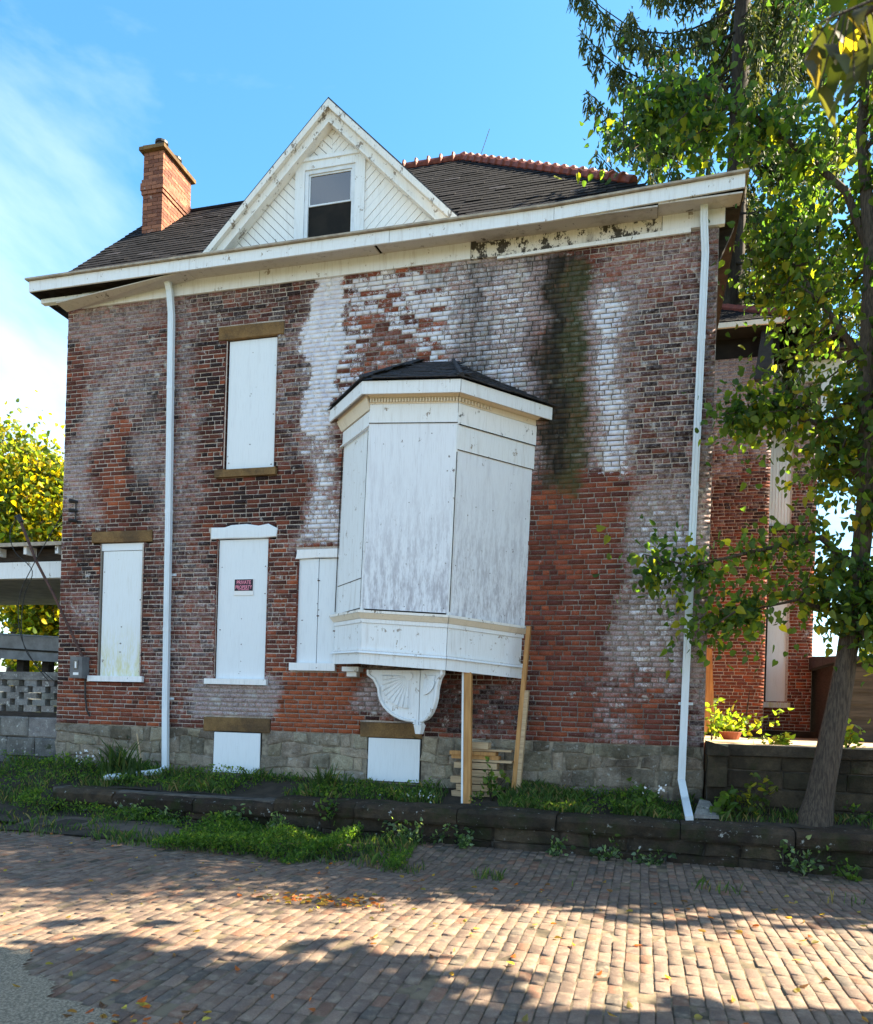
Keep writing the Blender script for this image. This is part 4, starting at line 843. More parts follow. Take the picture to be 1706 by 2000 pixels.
m = MB(); m.tube([(.28, -.03, 4.50), (.28, -.03, 4.84)], .012, 6); m.build('bracket_rod', 'black_metal', rack)
for z in (4.82, 4.67, 4.51): m = MB(); m.tube([(.30, -.01, z), (.22, -.08, z), (.20, -.09, z)], [.02, .035, .03], 8); m.build('insulator', 'black_metal', rack)

# timber props and the stack of offcuts under the bay
pr = thing('timber_prop', 'upright timber post propping the bay with one white painted edge', 'post', group='timber props under the bay window')
m = MB(); m.hexa([(6.84, -.56, .40), (6.865, -.56, .40), (6.865, -.47, .40), (6.84, -.47, .40)], [(6.80, -.56, 2.17), (6.825, -.56, 2.17), (6.825, -.47, 2.17), (6.80, -.47, 2.17)]); m.build('white_edge', 'window_board', pr)
m = MB(); m.hexa([(6.868, -.56, .40), (6.965, -.56, .40), (6.965, -.47, .40), (6.868, -.47, .40)], [(6.828, -.56, 2.165), (6.925, -.56, 2.16), (6.925, -.47, 2.16), (6.828, -.47, 2.165)]); m.build('post', 'new_lumber', pr)
pr = thing('timber_prop', 'slanting pair of timber studs propping the sagging end of the bay', 'post', group='timber props under the bay window')
m = MB(); m.hexa([(7.44, -.30, .42), (7.50, -.30, .42), (7.50, -.19, .42), (7.44, -.19, .42)], [(7.58, -.24, 2.80), (7.635, -.24, 2.80), (7.635, -.13, 2.80), (7.58, -.13, 2.80)]); m.build('stud', 'new_lumber', pr)
m = MB(); m.hexa([(7.503, -.30, .42), (7.555, -.30, .42), (7.555, -.19, .42), (7.503, -.19, .42)], [(7.588, -.26, 1.95), (7.64, -.26, 1.95), (7.64, -.15, 1.95), (7.588, -.15, 1.95)]); m.build('stud', 'pale_lumber', pr)
z = .50
for i, (a, b, h, lab) in enumerate(((6.66, 7.20, .085, 'thick timber offcut at the very bottom of the crib under the bay'), (6.72, 7.30, .085, 'second lowest timber offcut in the crib under the bay'), (6.64, 7.24, .085, 'third timber offcut from the bottom of the crib under the bay'), (6.78, 7.34, .085, 'fourth timber offcut from the bottom of the crib under the bay'),
        (6.68, 7.26, .085, 'fifth timber offcut from the bottom of the crib, under the thin boards'), (6.92, 7.46, .028, 'thin pale board jutting to the right from the crib under the bay'), (6.64, 7.28, .05, 'orange timber plank above the jutting board of the crib'), (6.62, 7.24, .05, 'orange timber plank third from the top of the crib'), (6.82, 7.44, .03, 'thin grey board lying near the top of the crib'), (6.90, 7.14, .085, 'short timber block on the very top of the crib under the bay'))):
    m = MB(); m.box(a, b, -.36 + rnd.uniform(-.02, .02), -.14, z, z + h, j=.004); tag(m.build('timber_offcut', ['pale_lumber', 'new_lumber'][i in (6, 7)]), lab, 'timber', 'timber offcuts cribbed under the bay'); z += h + .012 if h > .06 else h + .004

# ------------------------------------------------------------------ retaining wall along the pavement
rw = thing('retaining_wall', 'low dark sandstone retaining wall with long cap stones beside the brick street', 'wall')
m = MB(); m.box(1.0, 18, -1.16, -.84, -.2, .40); m.build('wall_core', 'old_mortar', rw)
x = 1.0
CAPS = [1.05, 2.05, 3.3, 4.5, 5.62, 6.95, 8.15, 9.55, 10.75, 12.2, 13.6, 15.0, 16.5, 18]
for a, b in zip(CAPS[:-1], CAPS[1:]):
    y0 = -1.27 + rnd.uniform(-.02, .02); zt = .455 + rnd.uniform(-.015, .015) - (.06 if a < 4 else 0); m = MB(); nseg = 7; prof = [(y0 + .02, zt - .20), (y0, zt - .17), (y0 - .005, zt - .06), (y0 + .04, zt - .012), (y0 + .1, zt), (-.84, zt + .005), (-.84, zt - .2)]
    vs = []; 
    for k in range(nseg + 1):
        xk = a + .006 + (b - a - .012) * k / nseg; e = rnd.uniform(-.012, .012); e2 = .02 if k in (0, nseg) else 0
        for (yy, zz) in prof: vs.append((xk, yy + e + (e2 if yy < -1 else 0) + rnd.uniform(-.008, .008), zz + rnd.uniform(-.008, .008) - (e2 * .5 if zz > .3 else 0)))
    n_ = len(prof); fs = [(k * n_ + i, (k + 1) * n_ + i, (k + 1) * n_ + (i + 1) % n_, k * n_ + (i + 1) % n_) for k in range(nseg) for i in range(n_)] + [tuple(range(n_)), tuple(range(nseg * n_, (nseg + 1) * n_))[::-1]]
    t = tintv(.8, 1.5) if a > 1 else (1, 1, 1); m.add(vs, fs, t); m.build('cap_stone', 'dark_sandstone', rw)
for za, zb in ((-.14, .08), (.09, .262)):
    x = 1.05
    while x < 17.5:
        w_ = rnd.uniform(.35, .85); m = MB(); stone(m, block_outline(x + .007, x + w_ - .007, za, zb, .012), -1.185, .06, rnd.uniform(.012, .035), tintv(.7, 1.6), .88); m.build('stone', 'dark_sandstone', rw); x += w_

# terrace wall beside the house
tw = thing('terrace_wall', 'dark coursed sandstone wall holding up the sunlit terrace behind the tree', 'wall')
m = MB(); m.box(9.9, 18, -.19, .0, .2, 1.22); m.build('wall_core', 'old_mortar', tw)
for i, (za, zb) in enumerate(((.36, .58), (.59, .80), (.81, 1.02), (1.03, 1.20))):
    x = 9.90 if i < 2 else 10.12
    while x < 17.5:
        w_ = rnd.uniform(.4, .9); m = MB(); stone(m, block_outline(x + .006, x + w_ - .006, za, zb, .008), -.215 + (.0 if i > 1 else -.03), .06, rnd.uniform(.006, .02), tintv(.65, 1.35), .93); m.build('stone', 'terrace_stone', tw); x += w_
x = 10.14
while x < 17:
    w_ = rnd.uniform(1.1, 1.6); m = MB(); m.box(x + .005, x + w_ - .005, -.27, .10, 1.21, 1.33, tintv(.9, 1.3), .006); m.build('coping_stone', 'terrace_stone', tw); x += w_
m = MB(); m.box(9.90, 10.12, -.30, .1, .81, 1.19, tintv(), .006); m.build('pier', 'terrace_stone', tw)
m = MB(); m.hexa([(9.885, -.34, 1.195), (10.14, -.34, 1.195), (10.14, .1, 1.195), (9.885, .1, 1.195)], [(9.885, -.34, 1.37), (10.135, -.34, 1.30), (10.135, .1, 1.30), (9.885, .1, 1.37)]); m.build('pier_cap', 'terrace_stone', tw)

# ------------------------------------------------------------------ rear wing of the neighbouring block
wing = thing('rear_wing', 'brick rear wing with slate roof seen between the facade corner and the tree', 'house')
WA = part('front_wall', wing); brick_wall(WA, 9.4, 11.41, 1.34, 8.95, 6.0, wear_bounce_wing, [], n_single=150, cell=.12, seed=31)
WB = part('recessed_wall', wing); UW, LW = (11.42, 11.98, 5.75, 8.05), (11.50, 12.0, 2.06, 4.20)
brick_wall(WB, 11.2, 12.46, 1.34, 8.72, 7.0, wear_bounce_wing, [UW, LW], n_single=150, cell=.12, seed=32)
m = MB(); m.box(9.4, 11.41, 6.06, 12, 1.34, 9.3); m.box(11.42, 12.46, 7.06, 12, 1.34, 9.2); m.build('wing_body', 'side_brick', wing)
for key, (a, b, c, d) in (('u', UW), ('l', LW)):
    w = part('window', wing); m = MB()
    if key == 'u':
        for i in range(9): x = a + (b - a) * i / 9; m.extrude_xz([(x, c), (x + .03, c), (x + .03, d), (x, d)], 7.015, 7.04); m.extrude_xz([(x + .031, c), (x + .061, c), (x + .061, d), (x + .031, d)], 7.03, 7.05)
        m.build('corrugated_sheet', 'corrugated_white', w)
    else:
        m.box(a + .09, b, 7.03, 7.045, c, d); m.build('board', 'corrugated_white', w); m = MB(); m.box(a, a + .085, 7.02, 7.05, c, d); m.build('frame', 'dark_void', w)
    m = MB(); m.box(a - .06, b + .06, 6.95, 7.05, c - .11, c - .002); m.build('sill', 'yellowed_board' if key == 'l' else 'dark_timber_shade', w)
m = MB(); m.box(11.44, 12.5, 6.93, 7.03, 8.72, 9.12); m.build('frieze_board', 'corrugated_white', wing); m = MB(); m.extrude_xz([(12.47, 7.9), (12.98, 9.2), (12.47, 9.2)], 6.95, 7.0); m.build('eave_bracket', 'corrugated_white', wing)
m = MB(); m.box(9.3, 11.5, 5.55, 6.1, 9.28, 9.32); m.box(9.3, 11.5, 5.98, 6.1, 8.9, 9.28); m.box(11.5, 13.0, 6.55, 7.1, 9.14, 9.18); m.build('soffit', 'dark_void', wing)
m = MB(); m.box(9.3, 11.52, 5.50, 5.55, 9.30, 9.40); m.build('gutter', 'cream_moulding', wing); m = MB(); m.box(11.6, 13.05, 6.48, 6.55, 9.16, 9.26); m.build('gutter', 'black_metal', wing)
m = MB(); m.add([(9.0, 5.5, 9.40), (11.55, 5.5, 9.40), (10.2, 7.6, 10.8), (9.0, 7.6, 10.8), (11.55, 9.6, 9.4), (13.1, 6.5, 9.26), (13.1, 11, 9.26), (11.2, 8.6, 10.6)], [(0, 1, 2, 3), (1, 4, 2), (1, 5, 7), (5, 6, 7)]); m.build('roof_deck', 'slate', wing)
slates(wing, lambda u, v: u < 2.5 - v * .55, .0, 2.6, 0, 2.3, (9.0, 5.5, 9.40), (1, 0, 0), (0, 2.1, 1.4), w=.24, e=.16, seed=41)
for i in range(7):
    P = lambda t: Vector((10.2, 7.6, 10.83)) + (Vector((11.55, 5.5, 9.43)) - Vector((10.2, 7.6, 10.83))) * t
    m = MB(); m.tube([P(i / 7), P((i + 1.1) / 7)], [.10, .085], 6); m.build('ridge_tile', 'terracotta', wing)
m = MB(); m.hexa([(11.02, 5.75, 8.35), (11.34, 5.75, 8.35), (11.32, 5.9, 8.35), (11.05, 5.9, 8.35)], [(11.14, 5.7, 9.3), (11.34, 5.7, 9.3), (11.34, 5.85, 9.3), (11.14, 5.85, 9.3)]); m.build('hanging_gutter', 'black_metal', wing)
m = MB(); m.box(9.9, 11.45, 5.86, 6.0, 1.335, 1.45); m.build('plinth', 'terrace_stone', wing); m = MB(); m.box(11.46, 12.55, 6.86, 7.0, 1.335, 1.47); m.build('plinth', 'terrace_stone', wing)
m = MB(); m.hexa([(10.02, 2.1, 1.34), (10.16, 2.1, 1.75), (10.16, 2.15, 1.75), (10.02, 2.15, 1.34)], [(10.02, 2.1, 2.75), (10.10, 2.1, 2.72), (10.10, 2.15, 2.72), (10.02, 2.15, 2.75)]); tag(m.build('leaning_board', 'new_lumber'), 'brown timber panel leaning at the side of the house above the terrace', 'board')

# ------------------------------------------------------------------ porch and block walls on the left
po = thing('porch', 'flat-roofed white side porch with dark rafter tails left of the house', 'porch')
m = MB(); m.box(-6.5, -.02, .05, 3.2, 4.17, 4.205); m.build('roof_sheet', 'black_metal', po)
m = MB(); m.box(-6.5, -.02, .02, .05, 4.15, 4.21); m.build('roof_edge', 'fascia_lip', po)
for i in range(10): x = -.16 - i * .62; m = MB(); m.box(x - .03, x + .03, .08, 3.1, 4.03, 4.165); m.build('rafter', 'sill_paint', po)
m = MB(); m.box(-6.5, -.03, .30, .36, 3.93, 4.16); m.build('rafter_board', 'dark_timber_shade', po)
m = MB(); m.box(-6.5, -.03, .22, .34, 3.66, 3.93); m.build('beam', 'white_paint', po)
m = MB(); m.box(-6.5, -.03, .345, 3.1, 3.655, 3.70); m.build('ceiling', 'porch_grey', po)
m = MB(); m.box(-6.2, -6.05, .22, .34, .7, 3.65); m.build('post', 'white_paint', po)
sh = thing('lean_to_roof', 'grey painted lean-to canopy on dark posts behind the pierced block screen', 'canopy')
m = MB(); m.hexa([(-6, 2.0, 2.56), (-1.2, 2.0, 2.36), (-1.2, 3.4, 2.5), (-6, 3.4, 2.7)], [(-6, 2.0, 3.02), (-1.2, 2.0, 2.82), (-1.2, 3.4, 2.94), (-6, 3.4, 3.16)]); m.build('canopy_panel', 'porch_grey', sh)
m = MB(); m.hexa([(-6, 1.96, 2.74), (-1.2, 1.96, 2.54), (-1.2, 1.99, 2.54), (-6, 1.99, 2.74)], [(-6, 1.96, 2.77), (-1.2, 1.96, 2.57), (-1.2, 1.99, 2.57), (-6, 1.99, 2.77)]); m.build('canopy_groove', 'dark_void', sh)
for x in (-2.4, -3.0, -1.75, -4.2): m = MB(); m.box(x, x + .16, 2.3, 2.46, .6, 2.5); m.build('post', 'dark_timber_shade', sh)
bs = thing('block_screen', 'pale pierced concrete block screen wall beside the brick corner', 'wall')
m = MB(); m.box(-5, -.02, .16, .34, 1.97, 2.10); m.build('top_rail', 'concrete_block', bs); m = MB(); m.box(-5, -.02, .14, .36, 1.36, 1.44); m.build('bottom_rail', 'dark_timber_shade', bs)
for r_ in range(5):
    z = 1.445 + r_ * .105; x = -.04 - (0 if r_ % 2 else .175)
    if r_ % 2 == 0: pass
    while x > -5:
        m = MB(); m.box(x - .245, x, .18, .32, z, z + .102, tintv(.85, 1.15), .004); m.build('block', 'concrete_block', bs); x -= .35
bw = thing('block_wall', 'grey rock-faced block wall below the pierced screen at the left edge', 'wall')
for r_, (za, zb) in enumerate(((.42, .70), (.705, 1.02), (1.025, 1.355))):
    x = -.03
    while x > -5:
        w_ = rnd.uniform(.42, .62); m = MB(); stone(m, block_outline(x - w_ + .006, x - .006, za, zb, .006), .10, .22, rnd.uniform(.015, .03), tintv(.6, 1.0), .9); m.build('block', 'concrete_block', bw); x -= w_

# ------------------------------------------------------------------ plants
def leaf_quads(C_, size, cols, down=.6, seed=1, aspect=.85, fold=.25, dirs=None):
    """two folded quads per leaf; returns arrays"""
    lr = np.random.default_rng(seed); n = len(C_); sz = size * lr.uniform(.6, 1.25, n)
    d = lr.normal(0, 1, (n, 3)); d[:, 2] -= down * 2.0
    if dirs is not None: d = d * .6 + dirs * 1.2
    d /= np.linalg.norm(d, axis=1)[:, None]
    r_ = lr.normal(0, 1, (n, 3)); r_ -= (r_ * d).sum(1)[:, None] * d; r_ /= np.linalg.norm(r_, axis=1)[:, None]; nn = np.cross(d, r_)
    prof = [(0, .04, 0), (-.26, -.05, .5), (-.50, .20, 1), (-.46, .52, .9), (-.22, .85, .5), (0, 1.12, -.5), (.22, .85, .5), (.46, .52, .9), (.50, .20, 1), (.26, -.05, .5)]
    V = np.zeros((n, 10, 3)); bend = lr.uniform(-.15, .35, n)
    for k, (a, b, h) in enumerate(prof): V[:, k] = C_ + (r_ * a * aspect + d * b + nn * (h * fold * .5 - bend[:, None] * b * b)) * sz[:, None]
    F = np.array([(0, 1, 2, 3, 4, 5), (0, 5, 6, 7, 8, 9)]); f = (F[None] + (np.arange(n) * 10)[:, None, None]).reshape(-1, 6)
    return V.reshape(-1, 3), f, np.repeat(cols, 10, 0)
def leaf_colours(n, pal, wts, seed):
    lr = np.random.default_rng(seed); k = lr.choice(len(pal), n, p=np.array(wts) / sum(wts)); return np.array(pal)[k] * lr.uniform(.7, 1.3, (n, 1))
GREEN = [(.026, .062, .020), (.042, .088, .022), (.075, .125, .025), (.17, .19, .022)]

def tree(name, label, cat, trunk, limbs, blobs, leaf, n_leaf, pal, wts, seed, spread=.32, twig=.012, bark='bark', down=.6, group=None, lmat='leaf'):
    """trunk / limbs: lists of (points, radii); blobs: (centre, radii, clusters)"""
    lr = np.random.default_rng(seed); t = thing(name, label, cat, group=group); m = MB()
    for pts, rad in trunk:
        fp = []; fr = []
        for i in range(len(pts) - 1):
            for k in range(7): fp.append(Vector(pts[i]).lerp(Vector(pts[i + 1]), k / 7)); fr.append(rad[i] + (rad[i + 1] - rad[i]) * k / 7)
        o0 = len(m.v); m.tube(fp + [pts[-1]], fr + [rad[-1]], 22, cap=False)
        for i in range(o0, len(m.v)):
            v = m.v[i]; k = (i - o0) // 22; c = Vector((fp + [pts[-1]])[k]); q = (i - o0) % 22; e = 1 + .10 * (float(vnoise(q * .9, v[2] * 1.6, seed)) - .5) + .13 * (float(vnoise(q * 2.1, v[2] * 5.0, seed + 1)) - .5)
            m.v[i] = tuple(c + (Vector(v) - c) * e)
    m.build('trunk', bark, t, True)
    m = MB(); nodes = []
    for pts, rad in trunk + limbs:
        for i in range(len(pts) - 1):
            for k in range(6): nodes.append(Vector(pts[i]).lerp(Vector(pts[i + 1]), k / 6))
    for pts, rad in limbs: m.tube(pts, rad, 7)
    NA = np.array([tuple(p) for p in nodes]); C_ = []; tw = MB(); wt = []
    for c, r_, k in blobs:
        for _ in range(k):
            v = lr.normal(0, 1, 3); v /= np.linalg.norm(v); p = np.array(c) + v * np.array(r_) * lr.random() ** .4
            d2 = ((NA - p) ** 2).sum(1) + np.maximum(0, NA[:, 2] - p[2]) ** 2 * .6; q = NA[np.argmin(d2)]
            mid = (q + p) / 2 + lr.normal(0, .12, 3) + np.array((0, 0, .1 * np.linalg.norm(p - q)))
            tw.tube([q, mid, p], [twig * 1.7, twig, twig * .4], 4, cap=False)
            for t_ in lr.random(n_leaf): 
                s_ = .35 + .65 * t_; b = (1 - s_) ** 2 * q + 2 * s_ * (1 - s_) * mid + s_ ** 2 * p
                C_.append(b + lr.normal(0, spread, 3) * (.25 + t_))
    if limbs: m.build('limbs', bark, t, True)
    tw.build('twigs', bark, t)['kind'] = 'stuff'
    C_ = np.array(C_); cols = leaf_colours(len(C_), pal, wts, seed)
    v, f, c = leaf_quads(C_, leaf, cols, down, seed); mesh_obj('crown', v, f, lmat, t, dict(bcol=c)); return t

tree('street_tree', 'leafy green tree with a single grey trunk standing in front of the terrace wall', 'tree',
     [([(11.04, -.62, .40), (11.10, -.62, .75), (11.20, -.62, 1.4), (11.29, -.62, 2.0), (11.42, -.6, 3.0), (11.52, -.55, 4.3), (11.5, -.45, 5.6), (11.55, -.3, 7.2), (11.45, -.1, 8.8), (11.6, .2, 10.4), (11.9, .8, 12.2)], [.22, .152, .130, .118, .105, .095, .085, .075, .055, .04, .015])],
     [([(11.42, -.58, 2.9), (11.9, -.7, 3.8), (12.5, -.9, 4.6), (13.1, -1.0, 5.8)], [.10, .08, .06, .025]), ([(11.5, -.5, 4.8), (11.75, -.3, 5.8), (11.65, -.2, 7.0), (11.30, -.1, 8.1), (10.6, 0, 8.95), (9.6, .1, 9.75), (9.0, .2, 9.9)], [.07, .06, .055, .045, .035, .025, .012]),
      ([(11.45, -.6, 3.4), (11.0, -.75, 3.75), (10.3, -.8, 3.6), (9.6, -.75, 3.45), (9.05, -.7, 3.62)], [.045, .035, .022, .014, .006]), ([(11.5, -.55, 4.4), (11.0, -.6, 5.1), (10.3, -.6, 5.35), (9.95, -.6, 5.3)], [.05, .035, .02, .01]),
      ([(11.52, -.4, 5.8), (11.0, -.2, 6.8), (10.5, 0, 7.7)], [.05, .03, .012]), ([(11.5, -.4, 5.4), (12.4, 0, 6.6), (13.2, .3, 7.6)], [.06, .04, .015]), ([(11.55, -.3, 7.4), (12.3, .2, 8.6), (12.9, .4, 9.6)], [.05, .03, .012]), ([(11.4, -.55, 2.8), (10.8, -.7, 3.05), (10.2, -.8, 2.9)], [.035, .02, .008])],
     [((9.5, .3, 9.4), (.9, .8, .7), 17), ((8.85, .3, 9.3), (.4, .5, .4), 6), ((10.6, .3, 8.7), (.8, 1.0, .7), 12), ((10.6, .2, 7.5), (.42, .9, .8), 13), ((10.7, 0, 6.5), (.4, .8, .5), 4), ((11.5, .1, 7.6), (1.0, 1.0, 1.2), 20), ((12.6, .2, 7.8), (1.2, 1.2, 1.5), 20), ((11.7, .3, 9.7), (1.0, 1.2, .8), 14), ((13.0, .3, 9.6), (1.2, 1.0, .9), 10), ((13.3, -1.2, 7.4), (1.2, 1.3, 1.5), 80), ((13.0, -1.2, 9.2), (1.2, 1.2, 1.0), 75), ((12.2, .6, 11.9), (1.8, 1.5, 1.2), 150),  # the densest clusters, outside the view, are added to shade the kerb
      ((11.35, -.4, 5.3), (.75, .8, .6), 11), ((12.3, -.4, 5.6), (1.0, 1.2, 1.0), 30), ((10.35, -.7, 5.25), (.4, .25, .18), 9), ((11.35, -.6, 4.3), (.6, .6, .6), 9), ((10.6, -.75, 3.55), (.55, .3, .25), 5), ((9.75, -.75, 3.35), (.3, .2, .16), 3), ((9.1, -.72, 3.55), (.22, .12, .12), 3), ((12.4, -.8, 4.4), (.9, .8, .7), 20), ((11.5, -.7, 3.2), (.6, .5, .45), 15), ((10.1, -.8, 2.85), (.3, .2, .3), 5), ((11.8, -.8, 2.75), (.5, .4, .35), 10), ((9.75, -.78, 2.75), (.15, .1, .15), 2)],
     .088, 66, GREEN, (4.2, 4, 2.2, .7), 101, .23)
tree('added_shade_tree', 'dense unseen green tree added beyond the frame to shade the wall and pavement', 'tree', [([(16.6, .6, .4), (16.7, .6, 2), (16.8, .7, 5), (16.9, .8, 8.5)], [.34, .26, .2, .06])], [([(16.75, .65, 3.5), (15.4, .2, 5.5), (14.6, 0, 6.8)], [.12, .08, .03]), ([(16.8, .7, 4.5), (18, 1.2, 6.5)], [.1, .03])],  # unseen tree, added to cast shade on the kerb strip
     [((16.6, .7, 7.2), (2.6, 2.0, 2.4), 190), ((14.6, .3, 7.0), (1.7, 1.3, 1.3), 80)], .27, 34, GREEN, (4, 4, 2, .3), 102, .32)
tree('overhanging_tree', 'tree whose big yellowing leaves hang into the top corner above the street', 'tree', [([(14.2, -4.4, -.1), (14.2, -4.4, 2), (14.0, -4.4, 4.5), (13.9, -4.3, 7)], [.3, .24, .18, .06])],
     [([(14.1, -4.4, 3.6), (12.6, -5.6, 4.6), (11.2, -6.8, 4.55), (10.1, -7.4, 4.25), (9.75, -7.5, 4.0)], [.10, .07, .04, .02, .01]), ([(14.0, -4.4, 4.5), (12.2, -4.6, 6.0), (11.0, -4.8, 6.8)], [.09, .06, .02])],
     [((13.4, -4.2, 6.6), (1.9, 1.0, .9), 60), ((11.2, -4.6, 6.9), (1.1, .8, .5), 24), ((10.9, -6.7, 4.85), (.35, .3, .15), 2)], .28, 26, [(.06, .09, .02), (.1, .12, .02), (.22, .17, .02)], (4, 3, 1.2), 103, .28)
lt = bpy.data.objects['overhanging_tree']
lr = np.random.default_rng(77); Cc = np.array([(9.64, -7.47, 3.94), (9.69, -7.45, 3.90), (9.76, -7.5, 3.88), (9.58, -7.48, 3.93), (9.73, -7.52, 4.0), (9.81, -7.5, 3.93), (9.60, -7.5, 3.99), (9.70, -7.48, 4.02), (9.56, -7.52, 3.86), (9.66, -7.52, 3.86), (9.75, -7.48, 3.95), (9.80, -7.45, 3.83), (9.62, -7.46, 3.80), (9.72, -7.5, 3.78), (9.78, -7.44, 4.06), (9.66, -7.4, 4.05), (9.83, -7.4, 3.98), (9.85, -7.42, 3.74)])
V = []; F = []; K = []
for i, p in enumerate(Cc):                              # long drooping blades with a folded midrib and a curved tip
    p = Vector(p); a = lr.uniform(0, 6.28); dx, dy = math.cos(a), math.sin(a); ln = lr.uniform(.09, .16); wd = ln * lr.uniform(.16, .24); tone = np.array([(.07, .075, .025), (.06, .08, .025), (.05, .06, .025), (.11, .09, .03)][i % 4]) * lr.uniform(.3, .55); o0 = len(V)
    for k in range(9):
        t = k / 8; w_ = wd * (math.sin(math.pi * min(1, t * .92 + .06)) ** .8) * (1 + .12 * math.sin(k * 2.3 + i)); c0 = p + Vector((dx * ln * .55 * t, dy * ln * .55 * t, -ln * (.25 * t + .75 * t * t)))
        for sd_ in (-1, 0, 1): V.append(c0 + Vector((-dy * w_ * sd_, dx * w_ * sd_, .25 * w_ * abs(sd_)))); K.append(tone * (1.25 if sd_ == 0 else 1))
    for k in range(8):
        for q in (0, 1): b0 = o0 + k * 3 + q; F.append((b0, b0 + 1, b0 + 4, b0 + 3))
o = mesh_obj('drooping_leaves', [tuple(v) for v in V], F, 'leaf', lt, dict(bcol=K), True); o['kind'] = 'stuff'
m = MB(); m.tube([(10.1, -7.4, 4.25), (9.8, -7.46, 4.08), (9.62, -7.5, 4.0)], [.008, .006, .003], 5)
for p in Cc: m.tube([(9.72 + (p[0] - 9.72) * .4, -7.47, 4.05), tuple(p)], .0025, 4)
m.build('drooping_twigs', 'dark_bark', lt)['kind'] = 'stuff'
tree('autumn_tree', 'yellow-green broadleaf tree behind the porch at the left edge', 'tree', [([(-7.6, 7.0, .5), (-7.5, 7, 3), (-7.2, 7, 6.5)], [.3, .22, .08])], [([(-7.5, 7, 3.0), (-6.2, 6.4, 5), (-5.6, 6.2, 6.6)], [.12, .08, .03])],
     [((-6.6, 6.6, 7.1), (1.7, 1.4, 1.25), 95), ((-6.5, 6.4, 5.6), (1.8, 1.2, .9), 60), ((-5.6, 6.2, 4.0), (1.6, 1.0, .8), 40), ((-7.4, 6.6, 8.5), (1.0, 1.0, .75), 26), ((-5.2, 6.4, 2.8), (1.6, .8, .7), 26)], .13, 95, [(.14, .16, .015), (.30, .25, .012), (.07, .11, .02), (.42, .30, .012)], (4.5, 2.2, 4, .7), 104, .30, down=.3)
tree('back_tree', 'dark green tree far behind the porch showing under its ceiling', 'tree', [([(-9.5, 14, .5), (-9.4, 14, 5)], [.3, .1])], [], [((-9.3, 14, 4.2), (3.6, 1.6, 2.6), 90)], .34, 24, [(.03, .06, .015), (.06, .1, .02), (.2, .2, .02)], (4, 3, 1), 105, .4)

# spruce behind the house: drooping curtains of needles on sweeping boughs
def spruce(name, label, base, H, seed, z0=8.0, rmax=3.9):
    lr = np.random.default_rng(seed); t = thing(name, label, 'tree'); bx, by, bz = base; m = MB(); m.tube([(bx, by, bz), (bx + .05, by, H * .5), (bx + .15, by, H)], [.32, .22, .04], 8); m.build('trunk', 'dark_bark', t, True)
    tw = MB(); Q = []; D = []; z = z0
    while z < min(H - .4, 24):
        reach = rmax * min(1, (H - z) / (H * .42)) * lr.uniform(.6, 1.1)
        a = lr.uniform(0, 2 * math.pi); dx, dy = math.cos(a), math.sin(a); pts = []
        for k in range(8):
            s_ = k / 7; pts.append((bx + dx * reach * s_, by + dy * reach * s_, z - .9 * reach * .28 * math.sin(s_ * 2.6) + .25 * s_ * s_ * reach))
        tw.tube(pts, [.035 * (1 - k / 9) for k in range(8)], 4, cap=False)
        for k in range(int(60 * reach / 3) + 8):
            s_ = .15 + .85 * lr.random(); i = min(int(s_ * 7), 6); p = np.array(pts[i]) + (np.array(pts[i + 1]) - np.array(pts[i])) * (s_ * 7 - i) + lr.normal(0, .05, 3)
            L_ = lr.uniform(.25, .75)
            for q_ in range(int(L_ / .055)): Q.append(p + np.array((lr.normal(0, .035), lr.normal(0, .035), -q_ * .055))); D.append((lr.normal(0, .6), lr.normal(0, .6), -.9))
        z += lr.uniform(.07, .16)
    tw.build('boughs', 'dark_bark', t); Q = np.array(Q); D = np.array(D)
    v, f, c = leaf_quads(Q, .16, leaf_colours(len(Q), [(.022, .042, .014), (.04, .062, .02), (.075, .085, .03)], (4, 3, 1.6), seed), .5, seed, .30, .1, D); mesh_obj('crown', v, f, 'needle', t, dict(bcol=c))
spruce('spruce', 'tall dark spruce with drooping boughs behind the roof corner', (10.85, 9.0, .6), 31, 201)
m = None
# hidden-side street planting: iris clumps, leafy weeds, grass
def iris(name, label, base, n, h, seed, lean=(0, 0)):
    lr = np.random.default_rng(seed); t = thing(name, label, 'plant', group='strap-leaved clumps at the foot of the house'); V = []; F = []; Cc = []
    for i in range(n):
        a = lr.uniform(0, 2 * math.pi); hh = h * lr.uniform(.6, 1.15); out = hh * lr.uniform(.2, .95); w = lr.uniform(.012, .022); dx, dy = math.cos(a) + lean[0], math.sin(a) * .6 + lean[1]
        bx, by = base[0] + lr.normal(0, .12), base[1] + lr.normal(0, .07); o = len(V); px, py = -dy, dx; nrm = math.hypot(px, py) + 1e-6; px /= nrm; py /= nrm; droop = lr.uniform(.2, .9)
        for k in range(6):
            s_ = k / 5; ww = w * (1 - s_ ** 2.2) + .001; x = bx + dx * out * s_ ** 1.4; y = by + dy * out * s_ ** 1.4; z = base[2] + hh * (s_ - droop * .55 * s_ ** 3)
            V += [(x - px * ww, y - py * ww, z), (x + px * ww, y + py * ww, z)]
        F += [(o + 2 * k, o + 2 * k + 1, o + 2 * k + 3, o + 2 * k + 2) for k in range(5)]; Cc += [np.array([(.035, .07, .022), (.06, .10, .03), (.14, .13, .05)][int(lr.choice(3, p=(.55, .35, .1)))]) * lr.uniform(.8, 1.3)] * 12
    mesh_obj('blades', V, F, 'grass_blade', t, dict(bcol=Cc)); return t
iris('iris_clump', 'big clump of strap leaves in front of the left downspout', (1.62, -.5, .50), 110, .68, 301, (-.1, -.15))
iris('iris_clump', 'smaller clump of arching strap leaves left of the second cellar board', (4.95, -.42, .50), 60, .42, 302, (0, -.2))
